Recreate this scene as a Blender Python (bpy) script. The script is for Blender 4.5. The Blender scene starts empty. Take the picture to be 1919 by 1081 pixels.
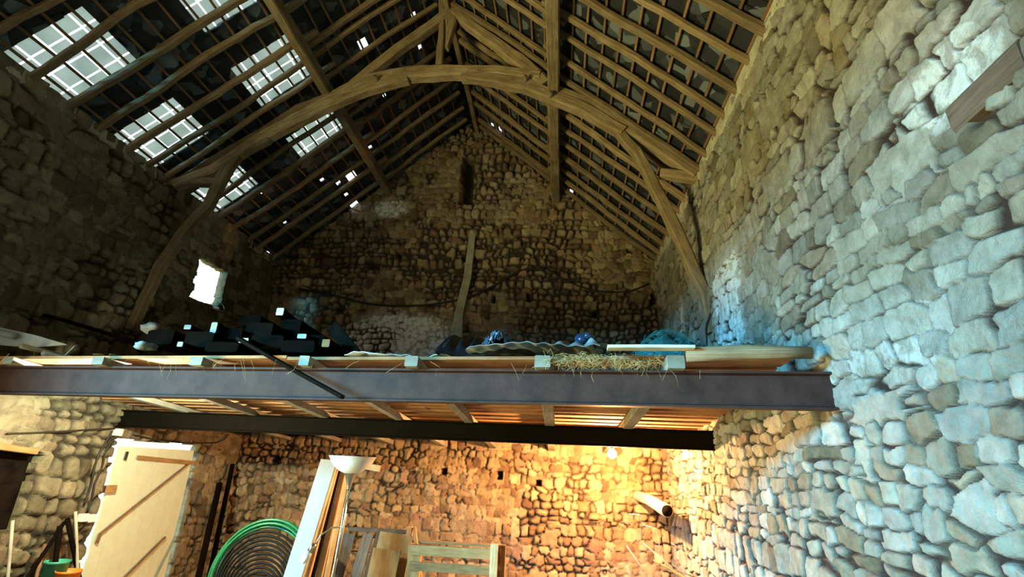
import bpy, math, random
import numpy as np
from mathutils import Vector, Matrix

SC = bpy.context.scene
COL = SC.collection
random.seed(7)
RNG = np.random.default_rng(7)

# ------------------------------------------------------------------ camera
F = 960.0
CX, CY = 959.5, 540.5
_v1 = np.array([1046 - CX, 884 - CY, F]); _v1 /= np.linalg.norm(_v1)
_h = np.array([1, 0.042, 0.])
_up = np.cross(_v1, _h)
if _up[1] > 0: _up = -_up
_up /= np.linalg.norm(_up)
_X = np.cross(_v1, _up)
if _X[0] < 0: _X = -_X
RM = np.array([_X, _v1, _up])
EYE = np.array([0, 0, 1.7])

def ray(px, py):
    return RM @ np.array([px - CX, py - CY, F])
def at(px, py, ax, val):            # where the sight line meets the plane  axis = val
    d = ray(px, py); t = (val - EYE[ax]) / d[ax]
    return EYE + t * d

cam_data = bpy.data.cameras.new('camera')
cam = bpy.data.objects.new('camera', cam_data)
COL.objects.link(cam)
r_ = RM @ np.array([1, 0, 0]); u_ = RM @ np.array([0, -1, 0]); b_ = RM @ np.array([0, 0, -1])
cam.matrix_world = Matrix(((r_[0], u_[0], b_[0], EYE[0]), (r_[1], u_[1], b_[1], EYE[1]), (r_[2], u_[2], b_[2], EYE[2]), (0, 0, 0, 1)))
cam_data.sensor_width = 36
cam_data.lens = F / 1919 * 36
cam_data.clip_start = 0.05
SC.camera = cam

SC.view_settings.view_transform = 'Standard'
SC.view_settings.look = 'None'
SC.view_settings.gamma = 1
SC.view_settings.use_curve_mapping = False
SC.view_settings.exposure = 0.0
try:
    SC.cycles.use_denoising = True
    SC.cycles.max_bounces = 8
    SC.cycles.diffuse_bounces = 5
    SC.cycles.transparent_max_bounces = 12
    SC.cycles.caustics_reflective = False
    SC.cycles.caustics_refractive = False
    SC.cycles.sample_clamp_indirect = 6
except Exception:
    pass

# ------------------------------------------------------------------ world (overcast bright sky, green ground below the horizon)
W = bpy.data.worlds.new('world'); SC.world = W
W.use_nodes = True
nt = W.node_tree; nt.nodes.clear()
o = nt.nodes.new('ShaderNodeOutputWorld'); bg = nt.nodes.new('ShaderNodeBackground')
tc = nt.nodes.new('ShaderNodeTexCoord'); sp = nt.nodes.new('ShaderNodeSeparateXYZ'); cr = nt.nodes.new('ShaderNodeValToRGB')
mr = nt.nodes.new('ShaderNodeMapRange'); mr.inputs['From Min'].default_value = -1
nt.links.new(tc.outputs['Generated'], sp.inputs[0]); nt.links.new(sp.outputs['Z'], mr.inputs['Value'])
nt.links.new(mr.outputs[0], cr.inputs[0]); nt.links.new(cr.outputs[0], bg.inputs[0]); nt.links.new(bg.outputs[0], o.inputs[0])
e = cr.color_ramp.elements
e[0].position = 0.40; e[0].color = (.42, .5, .25, 1)
e[1].position = 0.56; e[1].color = (.86, .95, 1, 1)
e2 = cr.color_ramp.elements.new(0.5); e2.color = (.80, .86, .70, 1)
bg.inputs['Strength'].default_value = 2.6

def area(name, loc, target, size, sizey, power, col, spread=180):
    l = bpy.data.lights.new(name, 'AREA'); l.shape = 'RECTANGLE'; l.size = size; l.size_y = sizey
    l.energy = power; l.color = col; l.spread = math.radians(spread)
    ob = bpy.data.objects.new(name, l); COL.objects.link(ob); ob.location = loc
    ob.rotation_euler = (Vector(target) - Vector(loc)).to_track_quat('-Z', 'Y').to_euler()
    return ob
# daylight entering by the tall cart door of the left wall (y -3 .. 2.5, up to z 4.2): blue sky from above, sunlit grass from below
area('daylight_sky', (-11.0, -4.0, 4.7), (2.0, 4.0, 2.3), 4.0, 1.5, 3100, (.13, .66, 1.0), 120)
area('daylight_grass', (-8.6, -.8, 0.0), (2.0, 5.0, 6.0), 3.6, 2.4, 1050, (1.0, .90, .34), 150)
# the bare bulb hanging under the loft
def point(name, loc, power, col, rad=.05):
    l = bpy.data.lights.new(name, 'POINT'); l.energy = power; l.color = col; l.shadow_soft_size = rad
    ob = bpy.data.objects.new(name, l); COL.objects.link(ob); ob.location = loc
    return ob
BULB = at(1147, 850, 1, 8.4)
point('bulb_light', BULB, 1250, (1, .49, .17), .035)
point('fill_light', (-4.7, 5.3, 2.30), 500, (.97, 1, .66), .05)  # added fill lamp with no fitting, brightens the left wall and door

# ------------------------------------------------------------------ geometry constants
XL, XR, BY, XM = -6.35, 2.02, 10.24, -2.15
ZE, ZR = 5.85, 9.5
ZF = -0.30
SL = (ZR - ZE) / (XM - XL); SR = (ZR - ZE) / (XR - XM)
def roofz(x): return ZR - (SL * (XM - x) if x < XM else SR * (x - XM))
def deckz(y): return 2.61 - .064 * (y - 4.0)     # top of the loft boards

# ------------------------------------------------------------------ materials
def newmat(name):
    m = bpy.data.materials.new(name); m.use_nodes = True
    n = m.node_tree; n.nodes.clear()
    out = n.nodes.new('ShaderNodeOutputMaterial'); b = n.nodes.new('ShaderNodeBsdfPrincipled')
    n.links.new(b.outputs[0], out.inputs[0])
    return m, n, b, out
def ramp(n, stops):
    r = n.nodes.new('ShaderNodeValToRGB')
    el = r.color_ramp.elements
    while len(el) < len(stops): el.new(.5)
    for i, (p, c) in enumerate(stops):
        el[i].position = p; el[i].color = (*c, 1)
    return r
def noise(n, scale, detail=4, vec=None, rough=.6):
    t = n.nodes.new('ShaderNodeTexNoise'); t.inputs['Scale'].default_value = scale
    t.inputs['Detail'].default_value = detail; t.inputs['Roughness'].default_value = rough
    if vec: n.links.new(vec, t.inputs['Vector'])
    return t
def bump(n, b, h, strength, dist=.01):
    bp = n.nodes.new('ShaderNodeBump'); bp.inputs['Strength'].default_value = strength; bp.inputs['Distance'].default_value = dist
    n.links.new(h, bp.inputs['Height']); n.links.new(bp.outputs[0], b.inputs['Normal'])
def mix(n, fac, a, c, mode='MIX'):
    m = n.nodes.new('ShaderNodeMix'); m.data_type = 'RGBA'; m.blend_type = mode
    for s, v in ((m.inputs[0], fac), (m.inputs[6], a), (m.inputs[7], c)):
        if hasattr(v, 'links'): n.links.new(v, s)
        elif isinstance(v, (int, float)): s.default_value = v
        else: s.default_value = (*v, 1)
    return m.outputs[2]

def stone_mat(name, stops, joint, lime_and_light=(.78, .80, .78), rough=.9, spec=.25, fine=40):
    m, n, b, _ = newmat(name)
    at_ = n.nodes.new('ShaderNodeAttribute'); at_.attribute_name = 'stone'
    s = n.nodes.new('ShaderNodeSeparateColor'); n.links.new(at_.outputs['Color'], s.inputs[0])
    tc = n.nodes.new('ShaderNodeTexCoord')
    rp = ramp(n, stops); n.links.new(s.outputs[0], rp.inputs[0])
    n1 = noise(n, 7, 6, tc.outputs['Object'])
    r1 = ramp(n, [(.3, (.55, .52, .48)), (.7, (1.0, 1.0, 1.0))]); n.links.new(n1.outputs[0], r1.inputs[0])
    c = mix(n, 1.0, rp.outputs[0], r1.outputs[0], 'MULTIPLY')
    # brightness per stone
    mr = n.nodes.new('ShaderNodeMapRange'); mr.inputs['To Min'].default_value = .62; mr.inputs['To Max'].default_value = 1.12
    n.links.new(s.outputs[1], mr.inputs['Value'])
    hs = n.nodes.new('ShaderNodeHueSaturation'); n.links.new(mr.outputs[0], hs.inputs['Value']); n.links.new(c, hs.inputs['Color'])
    c = mix(n, s.outputs[2], joint, hs.outputs[0])
    # whitewash on the right wall, light patches painted on the back gable
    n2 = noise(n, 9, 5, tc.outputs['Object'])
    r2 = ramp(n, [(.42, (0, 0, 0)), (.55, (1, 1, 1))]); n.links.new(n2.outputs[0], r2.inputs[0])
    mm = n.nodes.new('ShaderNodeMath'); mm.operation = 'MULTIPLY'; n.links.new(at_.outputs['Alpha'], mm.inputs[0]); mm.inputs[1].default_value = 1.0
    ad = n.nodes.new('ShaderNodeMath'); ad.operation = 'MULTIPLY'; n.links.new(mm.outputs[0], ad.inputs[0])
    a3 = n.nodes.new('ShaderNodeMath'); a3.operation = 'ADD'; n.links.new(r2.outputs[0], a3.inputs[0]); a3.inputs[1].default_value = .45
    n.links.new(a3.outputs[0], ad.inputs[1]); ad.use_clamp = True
    c = mix(n, ad.outputs[0], c, lime_and_light)
    n.links.new(c, b.inputs['Base Color'])
    b.inputs['Roughness'].default_value = rough; b.inputs['Specular IOR Level'].default_value = spec
    n3 = noise(n, fine, 6, tc.outputs['Object'], .7)
    n4 = noise(n, 9, 6, tc.outputs['Object'], .75)
    ms = n.nodes.new('ShaderNodeMath'); ms.operation = 'MULTIPLY_ADD'; n.links.new(n4.outputs[0], ms.inputs[0]); ms.inputs[1].default_value = 1.6; n.links.new(n3.outputs[0], ms.inputs[2])
    bump(n, b, ms.outputs[0], .8, .022)
    return m

M = {}
M['stone_right'] = stone_mat('limestone_rubble', [(0, (.27, .22, .15)), (.2, (.38, .35, .29)), (.5, (.44, .43, .38)), (.8, (.47, .47, .45)), (1, (.38, .30, .23))], (.040, .022, .018), lime_and_light=(.70, .74, .78))
M['stone_back'] = stone_mat('brown_rubble', [(0, (.26, .15, .10)), (.25, (.46, .31, .17)), (.5, (.55, .41, .25)), (.75, (.60, .48, .32)), (1, (.44, .25, .17))], (.045, .028, .018), lime_and_light=(.95, .94, .95), rough=.62, spec=.5)  # near-white tint here paints the light patches of the gable
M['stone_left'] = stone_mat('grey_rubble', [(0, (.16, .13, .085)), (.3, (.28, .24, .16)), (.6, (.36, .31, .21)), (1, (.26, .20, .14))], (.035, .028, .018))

def wood(name, c1, c2, rough=.8, gs=1.0, spec=.3):
    m, n, b, _ = newmat(name)
    tc = n.nodes.new('ShaderNodeTexCoord'); mp = n.nodes.new('ShaderNodeMapping')
    mp.inputs['Scale'].default_value = (2.0 * gs, 26 * gs, 1)
    n.links.new(tc.outputs['UV'], mp.inputs[0])
    n1 = noise(n, 1.6, 6, mp.outputs[0]); 
    oi = n.nodes.new('ShaderNodeObjectInfo')
    rp = ramp(n, [(.3, c1), (.72, c2)]); n.links.new(n1.outputs[0], rp.inputs[0])
    n2 = noise(n, 3, 3, tc.outputs['Object']); r2 = ramp(n, [(.35, (.6, .55, .5)), (.65, (1, 1, 1))]); n.links.new(n2.outputs[0], r2.inputs[0])
    c = mix(n, .8, rp.outputs[0], r2.outputs[0], 'MULTIPLY')
    mr = n.nodes.new('ShaderNodeMapRange'); mr.inputs['To Min'].default_value = .7; mr.inputs['To Max'].default_value = 1.25
    n.links.new(oi.outputs['Random'], mr.inputs['Value'])
    hs = n.nodes.new('ShaderNodeHueSaturation'); n.links.new(mr.outputs[0], hs.inputs['Value']); n.links.new(c, hs.inputs['Color'])
    n.links.new(hs.outputs[0], b.inputs['Base Color'])
    b.inputs['Roughness'].default_value = rough; b.inputs['Specular IOR Level'].default_value = spec
    bump(n, b, n1.outputs[0], .6, .008)
    return m
M['oak'] = wood('aged_oak', (.17, .115, .065), (.42, .31, .19))
M['rafter'] = wood('rafter_wood', (.16, .105, .06), (.40, .285, .17))
M['batten'] = wood('batten_wood', (.16, .085, .045), (.34, .19, .10))
M['dark_timber'] = wood('dark_timber', (.003, .002, .0015), (.010, .007, .005), spec=.02)
M['grey_timber'] = wood('grey_weathered_timber', (.26, .25, .21), (.46, .44, .38))
M['board'] = wood('loft_board', (.30, .14, .06), (.55, .30, .15))
M['pine'] = wood('fresh_pine', (.62, .38, .18), (.85, .60, .36))
M['pallet'] = wood('pallet_wood', (.26, .145, .055), (.46, .28, .12))
M['pallet_dark'] = wood('dark_pallet_wood', (.08, .055, .04), (.18, .13, .10))
M['pale_wood'] = wood('pale_stripped_wood', (.45, .42, .34), (.68, .64, .54))

def plain(name, col, rough=.6, metal=0, spec=.4, var=.25, bs=30, bst=.3, trans=0):
    m, n, b, _ = newmat(name)
    tc = n.nodes.new('ShaderNodeTexCoord')
    n1 = noise(n, 6, 5, tc.outputs['Object'])
    lo = tuple(c * (1 - var) for c in col); hi = tuple(min(1, c * (1 + var)) for c in col)
    rp = ramp(n, [(.3, lo), (.7, hi)]); n.links.new(n1.outputs[0], rp.inputs[0]); n.links.new(rp.outputs[0], b.inputs['Base Color'])
    b.inputs['Roughness'].default_value = rough; b.inputs['Metallic'].default_value = metal; b.inputs['Specular IOR Level'].default_value = spec
    b.inputs['Transmission Weight'].default_value = trans
    n2 = noise(n, bs, 4, tc.outputs['Object']); bump(n, b, n2.outputs[0], bst, .004)
    return m
M['steel'] = plain('painted_steel_purple_brown', (.050, .024, .020), .65, .0, .15, .35, 60, .4)
M['steel_black'] = plain('soot_black_steel', (.004, .003, .002), .8, 0, .05)
M['slate'] = plain('roof_slate', (.022, .024, .030), .5, 0, .5, .6, 12, .5)
M['earth'] = plain('earth_floor', (.16, .12, .08), .95, 0, .1, .4, 8, .6)
M['door_paint'] = plain('cream_door_paint', (.64, .69, .56), .5, 0, .3, .06, 8, .1)
M['rust'] = plain('rusty_iron', (.20, .11, .06), .8, .2)
M['masonry'] = plain('plain_far_masonry', (.42, .38, .30), .9, 0, .2, .3, 8, .8)
M['dark_iron'] = plain('dark_iron', (.05, .04, .035), .6, .4)
M['white_plastic'] = plain('white_plastic', (.78, .76, .72), .45, 0, .4, .06)
M['white_panel'] = plain('white_laminate', (.66, .70, .74), .45, 0, .4, .06)
M['chrome'] = plain('brushed_chrome', (.62, .58, .50), .22, 1.0, .5, .1)
M['black_film'] = plain('black_plastic_film', (.004, .005, .008), .3, 0, .4, .3, 8, .3)
M['blue_film'] = plain('blue_plastic_film', (.012, .03, .07), .3, 0, .7, .3, 8, .3)
M['canvas'] = plain('grey_blue_canvas', (.20, .22, .22), .8, 0, .3, .3)
M['net'] = plain('teal_net_cord', (.02, .20, .22), .5, 0, .5, .4)
M['net_dark'] = plain('teal_net_folds', (.010, .10, .12), .7, 0, .3, .5)
M['green_hose'] = plain('green_hose', (.006, .16, .06), .35, 0, .5, .15)
M['black_hose'] = plain('black_hose', (.006, .006, .006), .7, 0, .2, .3)
M['rubber'] = plain('black_cable', (.018, .015, .013), .6)
M['straw'] = plain('straw', (.62, .42, .18), .8, 0, .2, .3)
M['orange'] = plain('orange_plastic', (.75, .22, .03), .45)
M['green_pl'] = plain('green_plastic', (.05, .35, .25), .45)
M['yellow'] = plain('yellow_plastic', (.85, .60, .05), .45)
M['sack'] = plain('grey_sack', (.36, .35, .36), .8, 0, .2, .3)
M['log'] = wood('pale_debarked_log', (.62, .52, .38), (.80, .72, .58))
M['pinkish'] = plain('pinkish_stone', (.22, .16, .13), .9)
M['rag'] = plain('dark_rag', (.05, .045, .04), .9)

def slate_mat():
    m, n, b, _ = newmat('roof_slate_mottled'); tc = n.nodes.new('ShaderNodeTexCoord')
    v = n.nodes.new('ShaderNodeTexVoronoi'); v.inputs['Scale'].default_value = 5.5; n.links.new(tc.outputs['Object'], v.inputs['Vector'])
    sc_ = n.nodes.new('ShaderNodeSeparateColor'); n.links.new(v.outputs['Color'], sc_.inputs[0])
    rp = ramp(n, [(0, (.010, .011, .013)), (.6, (.022, .024, .030)), (.8, (.06, .07, .085)), (1, (.15, .17, .20))]); n.links.new(sc_.outputs[0], rp.inputs[0])
    n.links.new(rp.outputs[0], b.inputs['Base Color']); b.inputs['Roughness'].default_value = .5
    n2 = noise(n, 14, 5, tc.outputs['Object']); bump(n, b, n2.outputs[0], .6, .01); return m
M['slate'] = slate_mat()
def glass_mat():
    m = bpy.data.materials.new('frosted_glass_slate'); m.use_nodes = True
    n = m.node_tree; n.nodes.clear(); out = n.nodes.new('ShaderNodeOutputMaterial')
    t = n.nodes.new('ShaderNodeBsdfTransparent'); g = n.nodes.new('ShaderNodeBsdfGlossy'); g.inputs['Roughness'].default_value = .3
    tr = n.nodes.new('ShaderNodeBsdfTranslucent')
    tc = n.nodes.new('ShaderNodeTexCoord'); n1 = noise(n, 2.5, 4, tc.outputs['Object'])
    rp = ramp(n, [(.3, (.085, .105, .085)), (.7, (.17, .20, .165))]); n.links.new(n1.outputs[0], rp.inputs[0]); n.links.new(rp.outputs[0], t.inputs[0])
    tr.inputs[0].default_value = (.35, .40, .33, 1)
    m1 = n.nodes.new('ShaderNodeMixShader'); m1.inputs[0].default_value = .12
    n.links.new(t.outputs[0], m1.inputs[1]); n.links.new(tr.outputs[0], m1.inputs[2])
    m2 = n.nodes.new('ShaderNodeMixShader'); m2.inputs[0].default_value = .05
    n.links.new(m1.outputs[0], m2.inputs[1]); n.links.new(g.outputs[0], m2.inputs[2]); n.links.new(m2.outputs[0], out.inputs[0])
    return m
M['glass'] = glass_mat()
def bulb_mat():
    m = bpy.data.materials.new('lit_bulb_glass'); m.use_nodes = True
    n = m.node_tree; n.nodes.clear(); out = n.nodes.new('ShaderNodeOutputMaterial'); e = n.nodes.new('ShaderNodeEmission')
    e.inputs[0].default_value = (1, .72, .38, 1); e.inputs[1].default_value = 45; n.links.new(e.outputs[0], out.inputs[0])
    return m
M['bulb'] = bulb_mat()

# ------------------------------------------------------------------ object helpers
def tag(o, label=None, cat=None, group=None, kind=None):
    if label: o['label'] = label
    if cat: o['category'] = cat
    if group: o['group'] = group
    if kind: o['kind'] = kind
    return o
def empty(name, loc, label, cat, group=None):
    o = bpy.data.objects.new(name, None); COL.objects.link(o); o.location = loc; o.empty_display_size = .1
    tag(o, label, cat, group); return o

class MB:
    def __init__(s): s.v = []; s.f = []; s.uv = []; s.sm = []
    def add(s, vs, fs, uvs=None, smooth=False):
        k = len(s.v); s.v += [tuple(map(float, p)) for p in vs]
        for i, f in enumerate(fs):
            s.f.append([k + a for a in f]); s.sm.append(smooth)
            s.uv += (uvs[i] if uvs else [(vs[a][0], vs[a][2]) for a in f])
        return s
    def sweep(s, pts, wd, ht, up=(0, 0, 1), irr=0., seed=0, n=8, sq=.78, seg=.25, cap=True):
        """sweeps a rounded-rectangle section (n=8) or a round one (sq=None) along a polyline; real timber wobble through irr"""
        rn = np.random.default_rng(seed)
        pts = [np.array(p, float) for p in pts]
        wd = wd if hasattr(wd, '__len__') else [wd] * len(pts); ht = ht if hasattr(ht, '__len__') else [ht] * len(pts)
        P, Ws, Hs = [], [], []
        for i in range(len(pts) - 1):
            L = np.linalg.norm(pts[i + 1] - pts[i]); k = max(1, int(L / seg)) if (irr > 0) else 1
            for j in range(k):
                t = j / k; P.append(pts[i] * (1 - t) + pts[i + 1] * t); Ws.append(wd[i] * (1 - t) + wd[i + 1] * t); Hs.append(ht[i] * (1 - t) + ht[i + 1] * t)
        P.append(pts[-1]); Ws.append(wd[-1]); Hs.append(ht[-1])
        m = len(P); up = np.array(up, float)
        if sq is None: ang = [(math.cos(2 * math.pi * a / n) / 2, math.sin(2 * math.pi * a / n) / 2) for a in range(n)]
        else:
            q = sq / 2; ang = [(.5, -q), (.5, q), (q, .5), (-q, .5), (-.5, q), (-.5, -q), (-q, -.5), (q, -.5)]; n = 8
        vs = []; base = len(s.v); acc = 0; L = [0]
        for i in range(1, m): acc += np.linalg.norm(P[i] - P[i - 1]); L.append(acc)
        wob = np.cumsum(rn.normal(0, 1, (m, 2)), 0); wob -= np.linspace(0, 1, m)[:, None] * wob[-1]; 
        ph = rn.uniform(0, 6.28, 4)
        for i in range(m):
            d = P[min(i + 1, m - 1)] - P[max(i - 1, 0)]; d /= np.linalg.norm(d)
            a = np.cross(d, up); a /= (np.linalg.norm(a) + 1e-9); b = np.cross(a, d)
            c = P[i] + irr * (wob[i, 0] * a * .5 + wob[i, 1] * b * .3)
            for k, (x, y) in enumerate(ang):
                j1 = 1 + irr * 3.2 * rn.normal() if irr > 0 else 1
                vs.append(c + a * x * Ws[i] * j1 + b * y * Hs[i] * j1)
        fs, uvs = [], []
        for i in range(m - 1):
            for k in range(n):
                k2 = (k + 1) % n
                fs.append((i * n + k, i * n + k2, (i + 1) * n + k2, (i + 1) * n + k))
                o_ = seed * .37
                uvs.append([(L[i] + o_, k / n), (L[i] + o_, (k + 1) / n), (L[i + 1] + o_, (k + 1) / n), (L[i + 1] + o_, k / n)])
        if cap:
            fs.append(tuple(range(n))[::-1]); uvs.append([(a[0] + seed, a[1]) for a in ang][::-1])
            fs.append(tuple((m - 1) * n + k for k in range(n))); uvs.append([(a[0] + seed, a[1]) for a in ang])
        s.add(vs, fs, uvs, smooth=(sq is None)); return s
    def tube(s, pts, r, n=8, seed=0):
        return s.sweep(pts, 2 * r if not hasattr(r, '__len__') else [2 * a for a in r], 2 * r if not hasattr(r, '__len__') else [2 * a for a in r], n=n, sq=None, seed=seed, up=(.03, .05, 1))
    def box(s, lo, hi):
        (a, b, c), (d, e, f) = lo, hi
        vs = [(a, b, c), (d, b, c), (d, e, c), (a, e, c), (a, b, f), (d, b, f), (d, e, f), (a, e, f)]
        fs = [(0, 3, 2, 1), (4, 5, 6, 7), (0, 1, 5, 4), (1, 2, 6, 5), (2, 3, 7, 6), (3, 0, 4, 7)]
        return s.add(vs, fs, [[(0, 0), (1, 0), (1, .2), (0, .2)]] * 6)
    def lathe(s, prof, c, n=32, axis='z'):
        vs = []
        for r, z in prof:
            for k in range(n):
                a = 2 * math.pi * k / n
                vs.append((c[0] + r * math.cos(a), c[1] + r * math.sin(a), c[2] + z))
        fs = [(i * n + k, i * n + (k + 1) % n, (i + 1) * n + (k + 1) % n, (i + 1) * n + k) for i in range(len(prof) - 1) for k in range(n)]
        return s.add(vs, fs, smooth=True)
    def grid(s, fn, nu, nv, smooth=True, thick=0):
        vs = [fn(i / nu, j / nv) for j in range(nv + 1) for i in range(nu + 1)]
        fs = [(j * (nu + 1) + i, j * (nu + 1) + i + 1, (j + 1) * (nu + 1) + i + 1, (j + 1) * (nu + 1) + i) for j in range(nv) for i in range(nu)]
        return s.add(vs, fs, [[(vs[a][0], vs[a][1]) for a in f] for f in fs], smooth)
    def build(s, name, mat, parent=None, bevel=0, thick=0, loc=None):
        me = bpy.data.meshes.new(name)
        off = np.zeros(3)
        if parent is not None: off = np.array(parent.location)
        elif loc is not None: off = np.array(loc, float)
        vv = [tuple(np.array(p) - off) for p in s.v]
        me.from_pydata(vv, [], s.f); me.update()
        uvl = me.uv_layers.new(name='UVMap')
        flat = np.array(s.uv, float).ravel()
        if len(flat) == len(me.loops) * 2: uvl.data.foreach_set('uv', flat)
        me.polygons.foreach_set('use_smooth', s.sm)
        me.materials.append(mat)
        ob = bpy.data.objects.new(name, me); COL.objects.link(ob)
        if parent is not None: ob.parent = parent
        elif loc is not None: ob.location = loc
        if thick:
            q = ob.modifiers.new('t', 'SOLIDIFY'); q.thickness = thick; q.offset = 0
        if bevel:
            q = ob.modifiers.new('b', 'BEVEL'); q.width = bevel; q.segments = 2; q.limit_method = 'ANGLE'
        return ob

# ------------------------------------------------------------------ rubble wall generator
def vnoise(u, v, sc, rn):
    n = 64; g = rn.random((n, n))
    x = u * sc; y = v * sc; xi = np.floor(x).astype(int); yi = np.floor(y).astype(int)
    fx = x - xi; fy = y - yi; fx = fx * fx * (3 - 2 * fx); fy = fy * fy * (3 - 2 * fy)
    a = g[yi % n, xi % n]; b = g[yi % n, (xi + 1) % n]; c = g[(yi + 1) % n, xi % n]; d = g[(yi + 1) % n, (xi + 1) % n]
    return (a * (1 - fx) + b * fx) * (1 - fy) + (c * (1 - fx) + d * fx) * fy - .5
def sstep(a, b, x):
    t = np.clip((x - a) / (b - a), 0, 1); return t * t * (3 - 2 * t)

def rubble_wall(name, origin, U, V, N, lu, lv, res, seed, mat, keep=None, lime_and_light=None, pits=(), ch=(.08, .2), sw=(.12, .42), relief=.035, thick=.5, joint=.012, rnd=0., mk=.8, mr_=(0, 1), wk=1., pp=(2.2, 6)):
    rn = np.random.default_rng(seed)
    nu, nv = int(lu / res), int(lv / res)
    u = np.linspace(0, lu, nu + 1); v = np.linspace(0, lv, nv + 1)
    UU, VV = np.meshgrid(u, v)
    wu = UU + .07 * vnoise(UU, VV, 5, rn) + .03 * vnoise(UU, VV, 14, rn)
    wv = VV + .14 * vnoise(UU, VV, 1.1, rn) + wk * .045 * vnoise(UU, VV, 6, rn) + wk * .02 * vnoise(UU, VV, 15, rn)
    F1 = np.full(UU.shape, 9.); F2 = np.full(UU.shape, 9.); ID = np.zeros(UU.shape, int)
    TX = np.zeros(UU.shape); SZ = np.full(UU.shape, .06); st = []
    v0 = -.15; k = 0
    while v0 < lv + .15:
        h = rn.uniform(*ch) if rn.random() > .15 else rn.uniform(ch[1], ch[1] * 1.5)
        u0 = -rn.uniform(0, .3)
        while u0 < lu + .1:
            w = max(rn.gamma(5, (sw[1] - sw[0]) / 10) + sw[0] * .6, h * .7)
            cx = u0 + w / 2; cy = v0 + h / 2 + rn.normal(0, h * .10); a = w / 2 * rn.uniform(.9, 1.1); b = h / 2 * rn.uniform(.85, 1.2); wt = 1.
            if rn.random() < .07: a *= 1.3; b *= 1.7; wt = .8
            p = rn.uniform(*pp); ro = rn.normal(0, .11)
            R_ = 1.7
            i0 = max(0, int((cx - a * R_ - .08) / res)); i1 = min(nu + 1, int((cx + a * R_ + .08) / res) + 1)
            j0 = max(0, int((cy - b * R_ - .12) / res)); j1 = min(nv + 1, int((cy + b * R_ + .12) / res) + 1)
            if i1 > i0 and j1 > j0:
                x = wu[j0:j1, i0:i1] - cx; y = wv[j0:j1, i0:i1] - cy
                x, y = x + ro * y, y - ro * x
                d = ((np.abs(x / a)) ** p + (np.abs(y / b)) ** p) ** (1 / p) * wt
                f1 = F1[j0:j1, i0:i1]; f2 = F2[j0:j1, i0:i1]; idd = ID[j0:j1, i0:i1]; tx = TX[j0:j1, i0:i1]
                nw = d < f1
                F2[j0:j1, i0:i1] = np.where(nw, f1, np.minimum(f2, d))
                sl = rn.normal(0, .07, 2)
                TX[j0:j1, i0:i1] = np.where(nw, x * sl[0] + y * sl[1] * 1.6, tx)
                SZ[j0:j1, i0:i1] = np.where(nw, (min(a, b) * .75 + .25 * max(a, b)), SZ[j0:j1, i0:i1])
                ID[j0:j1, i0:i1] = np.where(nw, k, idd); F1[j0:j1, i0:i1] = np.where(nw, d, f1)
            st.append((rn.random(), rn.random(), rn.random())); k += 1
            u0 += w
        v0 += h
    st = np.array(st)
    gap = (F2 - F1) * SZ * .5                                               # metres from the joint line
    mort = sstep(.30, .75, .5 + .9 * vnoise(UU, VV, .8, rn) + .5 * vnoise(UU, VV, 3, rn) + .5 * vnoise(UU, VV, 7, rn))   # fuller mortar here and there
    mort = mr_[0] + (mr_[1] - mr_[0]) * mort
    out = sstep(1.18, 1.38, F1)
    jw = (joint(UU, VV) if callable(joint) else joint) * (.35 + 1.0 * (1 - mort)) * (1 + 1.2 * vnoise(UU, VV, 6, rn))
    s = sstep(.1, 1.9 + rnd, gap / jw) * (1 - out)                            # face of the stone
    deep = (1 - sstep(.25, 1.15, gap / jw)) * (1 - mk * mort)                # open crevice
    H = s * (relief * (.55 + .75 * st[ID, 2])) * (1 - .35 * mort) + TX * s - deep * relief * .9
    H += .012 * vnoise(UU, VV, 20, rn) + .008 * vnoise(UU, VV, 45, rn) + .05 * vnoise(UU, VV, 1.3, rn)
    jf = np.clip(1 - .95 * deep - .35 * (1 - s) * (1 - mort) - .12 * (1 - s), 0, 1)
    lm = np.zeros(UU.shape)
    if lime_and_light is not None: lm = np.clip(lime_and_light(UU, VV), 0, 1); lm = lm * np.where(lm > .25 + .5 * st[ID, 0], 1, .35) * np.clip(jf * 1.2 - .15, 0, 1)
    for (pu, pv, a, b, dep) in pits:
        q = np.maximum(np.abs(UU - pu + .03 * vnoise(UU, VV, 9, rn)) / a, np.abs(VV - pv + .03 * vnoise(UU, VV, 8, rn)) / b)
        pm = sstep(1.05, .95, q); H = H * (1 - pm) - dep * pm; jf *= (1 - .9 * pm); lm *= (1 - pm)
    U, V, N, origin = [np.array(t, float) for t in (U, V, N, origin)]
    P = origin + UU[..., None] * U + VV[..., None] * V + H[..., None] * N
    verts = P.reshape(-1, 3)
    idx = np.arange((nu + 1) * (nv + 1)).reshape(nv + 1, nu + 1)
    quads = np.stack([idx[:-1, :-1], idx[:-1, 1:], idx[1:, 1:], idx[1:, :-1]], -1)
    if keep is not None:
        uc = (UU[:-1, :-1] + res / 2) + .035 * vnoise(UU[:-1, :-1], VV[:-1, :-1], 9, rn); vc = VV[:-1, :-1] + res / 2 + .05 * vnoise(UU[:-1, :-1], VV[:-1, :-1], 10, rn)
        quads = quads[keep(uc, vc)]
    quads = quads.reshape(-1, 4)
    # extrude every free edge through the thickness of the wall
    ed = np.concatenate([quads[:, [0, 1]], quads[:, [1, 2]], quads[:, [2, 3]], quads[:, [3, 0]]])
    key = np.sort(ed, 1); _, inv, cnt = np.unique(key[:, 0].astype(np.int64) * 10000000 + key[:, 1], return_inverse=True, return_counts=True)
    fe = ed[cnt[inv.ravel()] == 1]
    bv = np.unique(fe); mp = {int(b): len(verts) + i for i, b in enumerate(bv)}
    back = verts[bv] - N * thick
    q2 = np.array([[b, a, mp[int(a)], mp[int(b)]] for a, b in fe])
    allv = np.concatenate([verts, back]); allq = np.concatenate([quads, q2])
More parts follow.
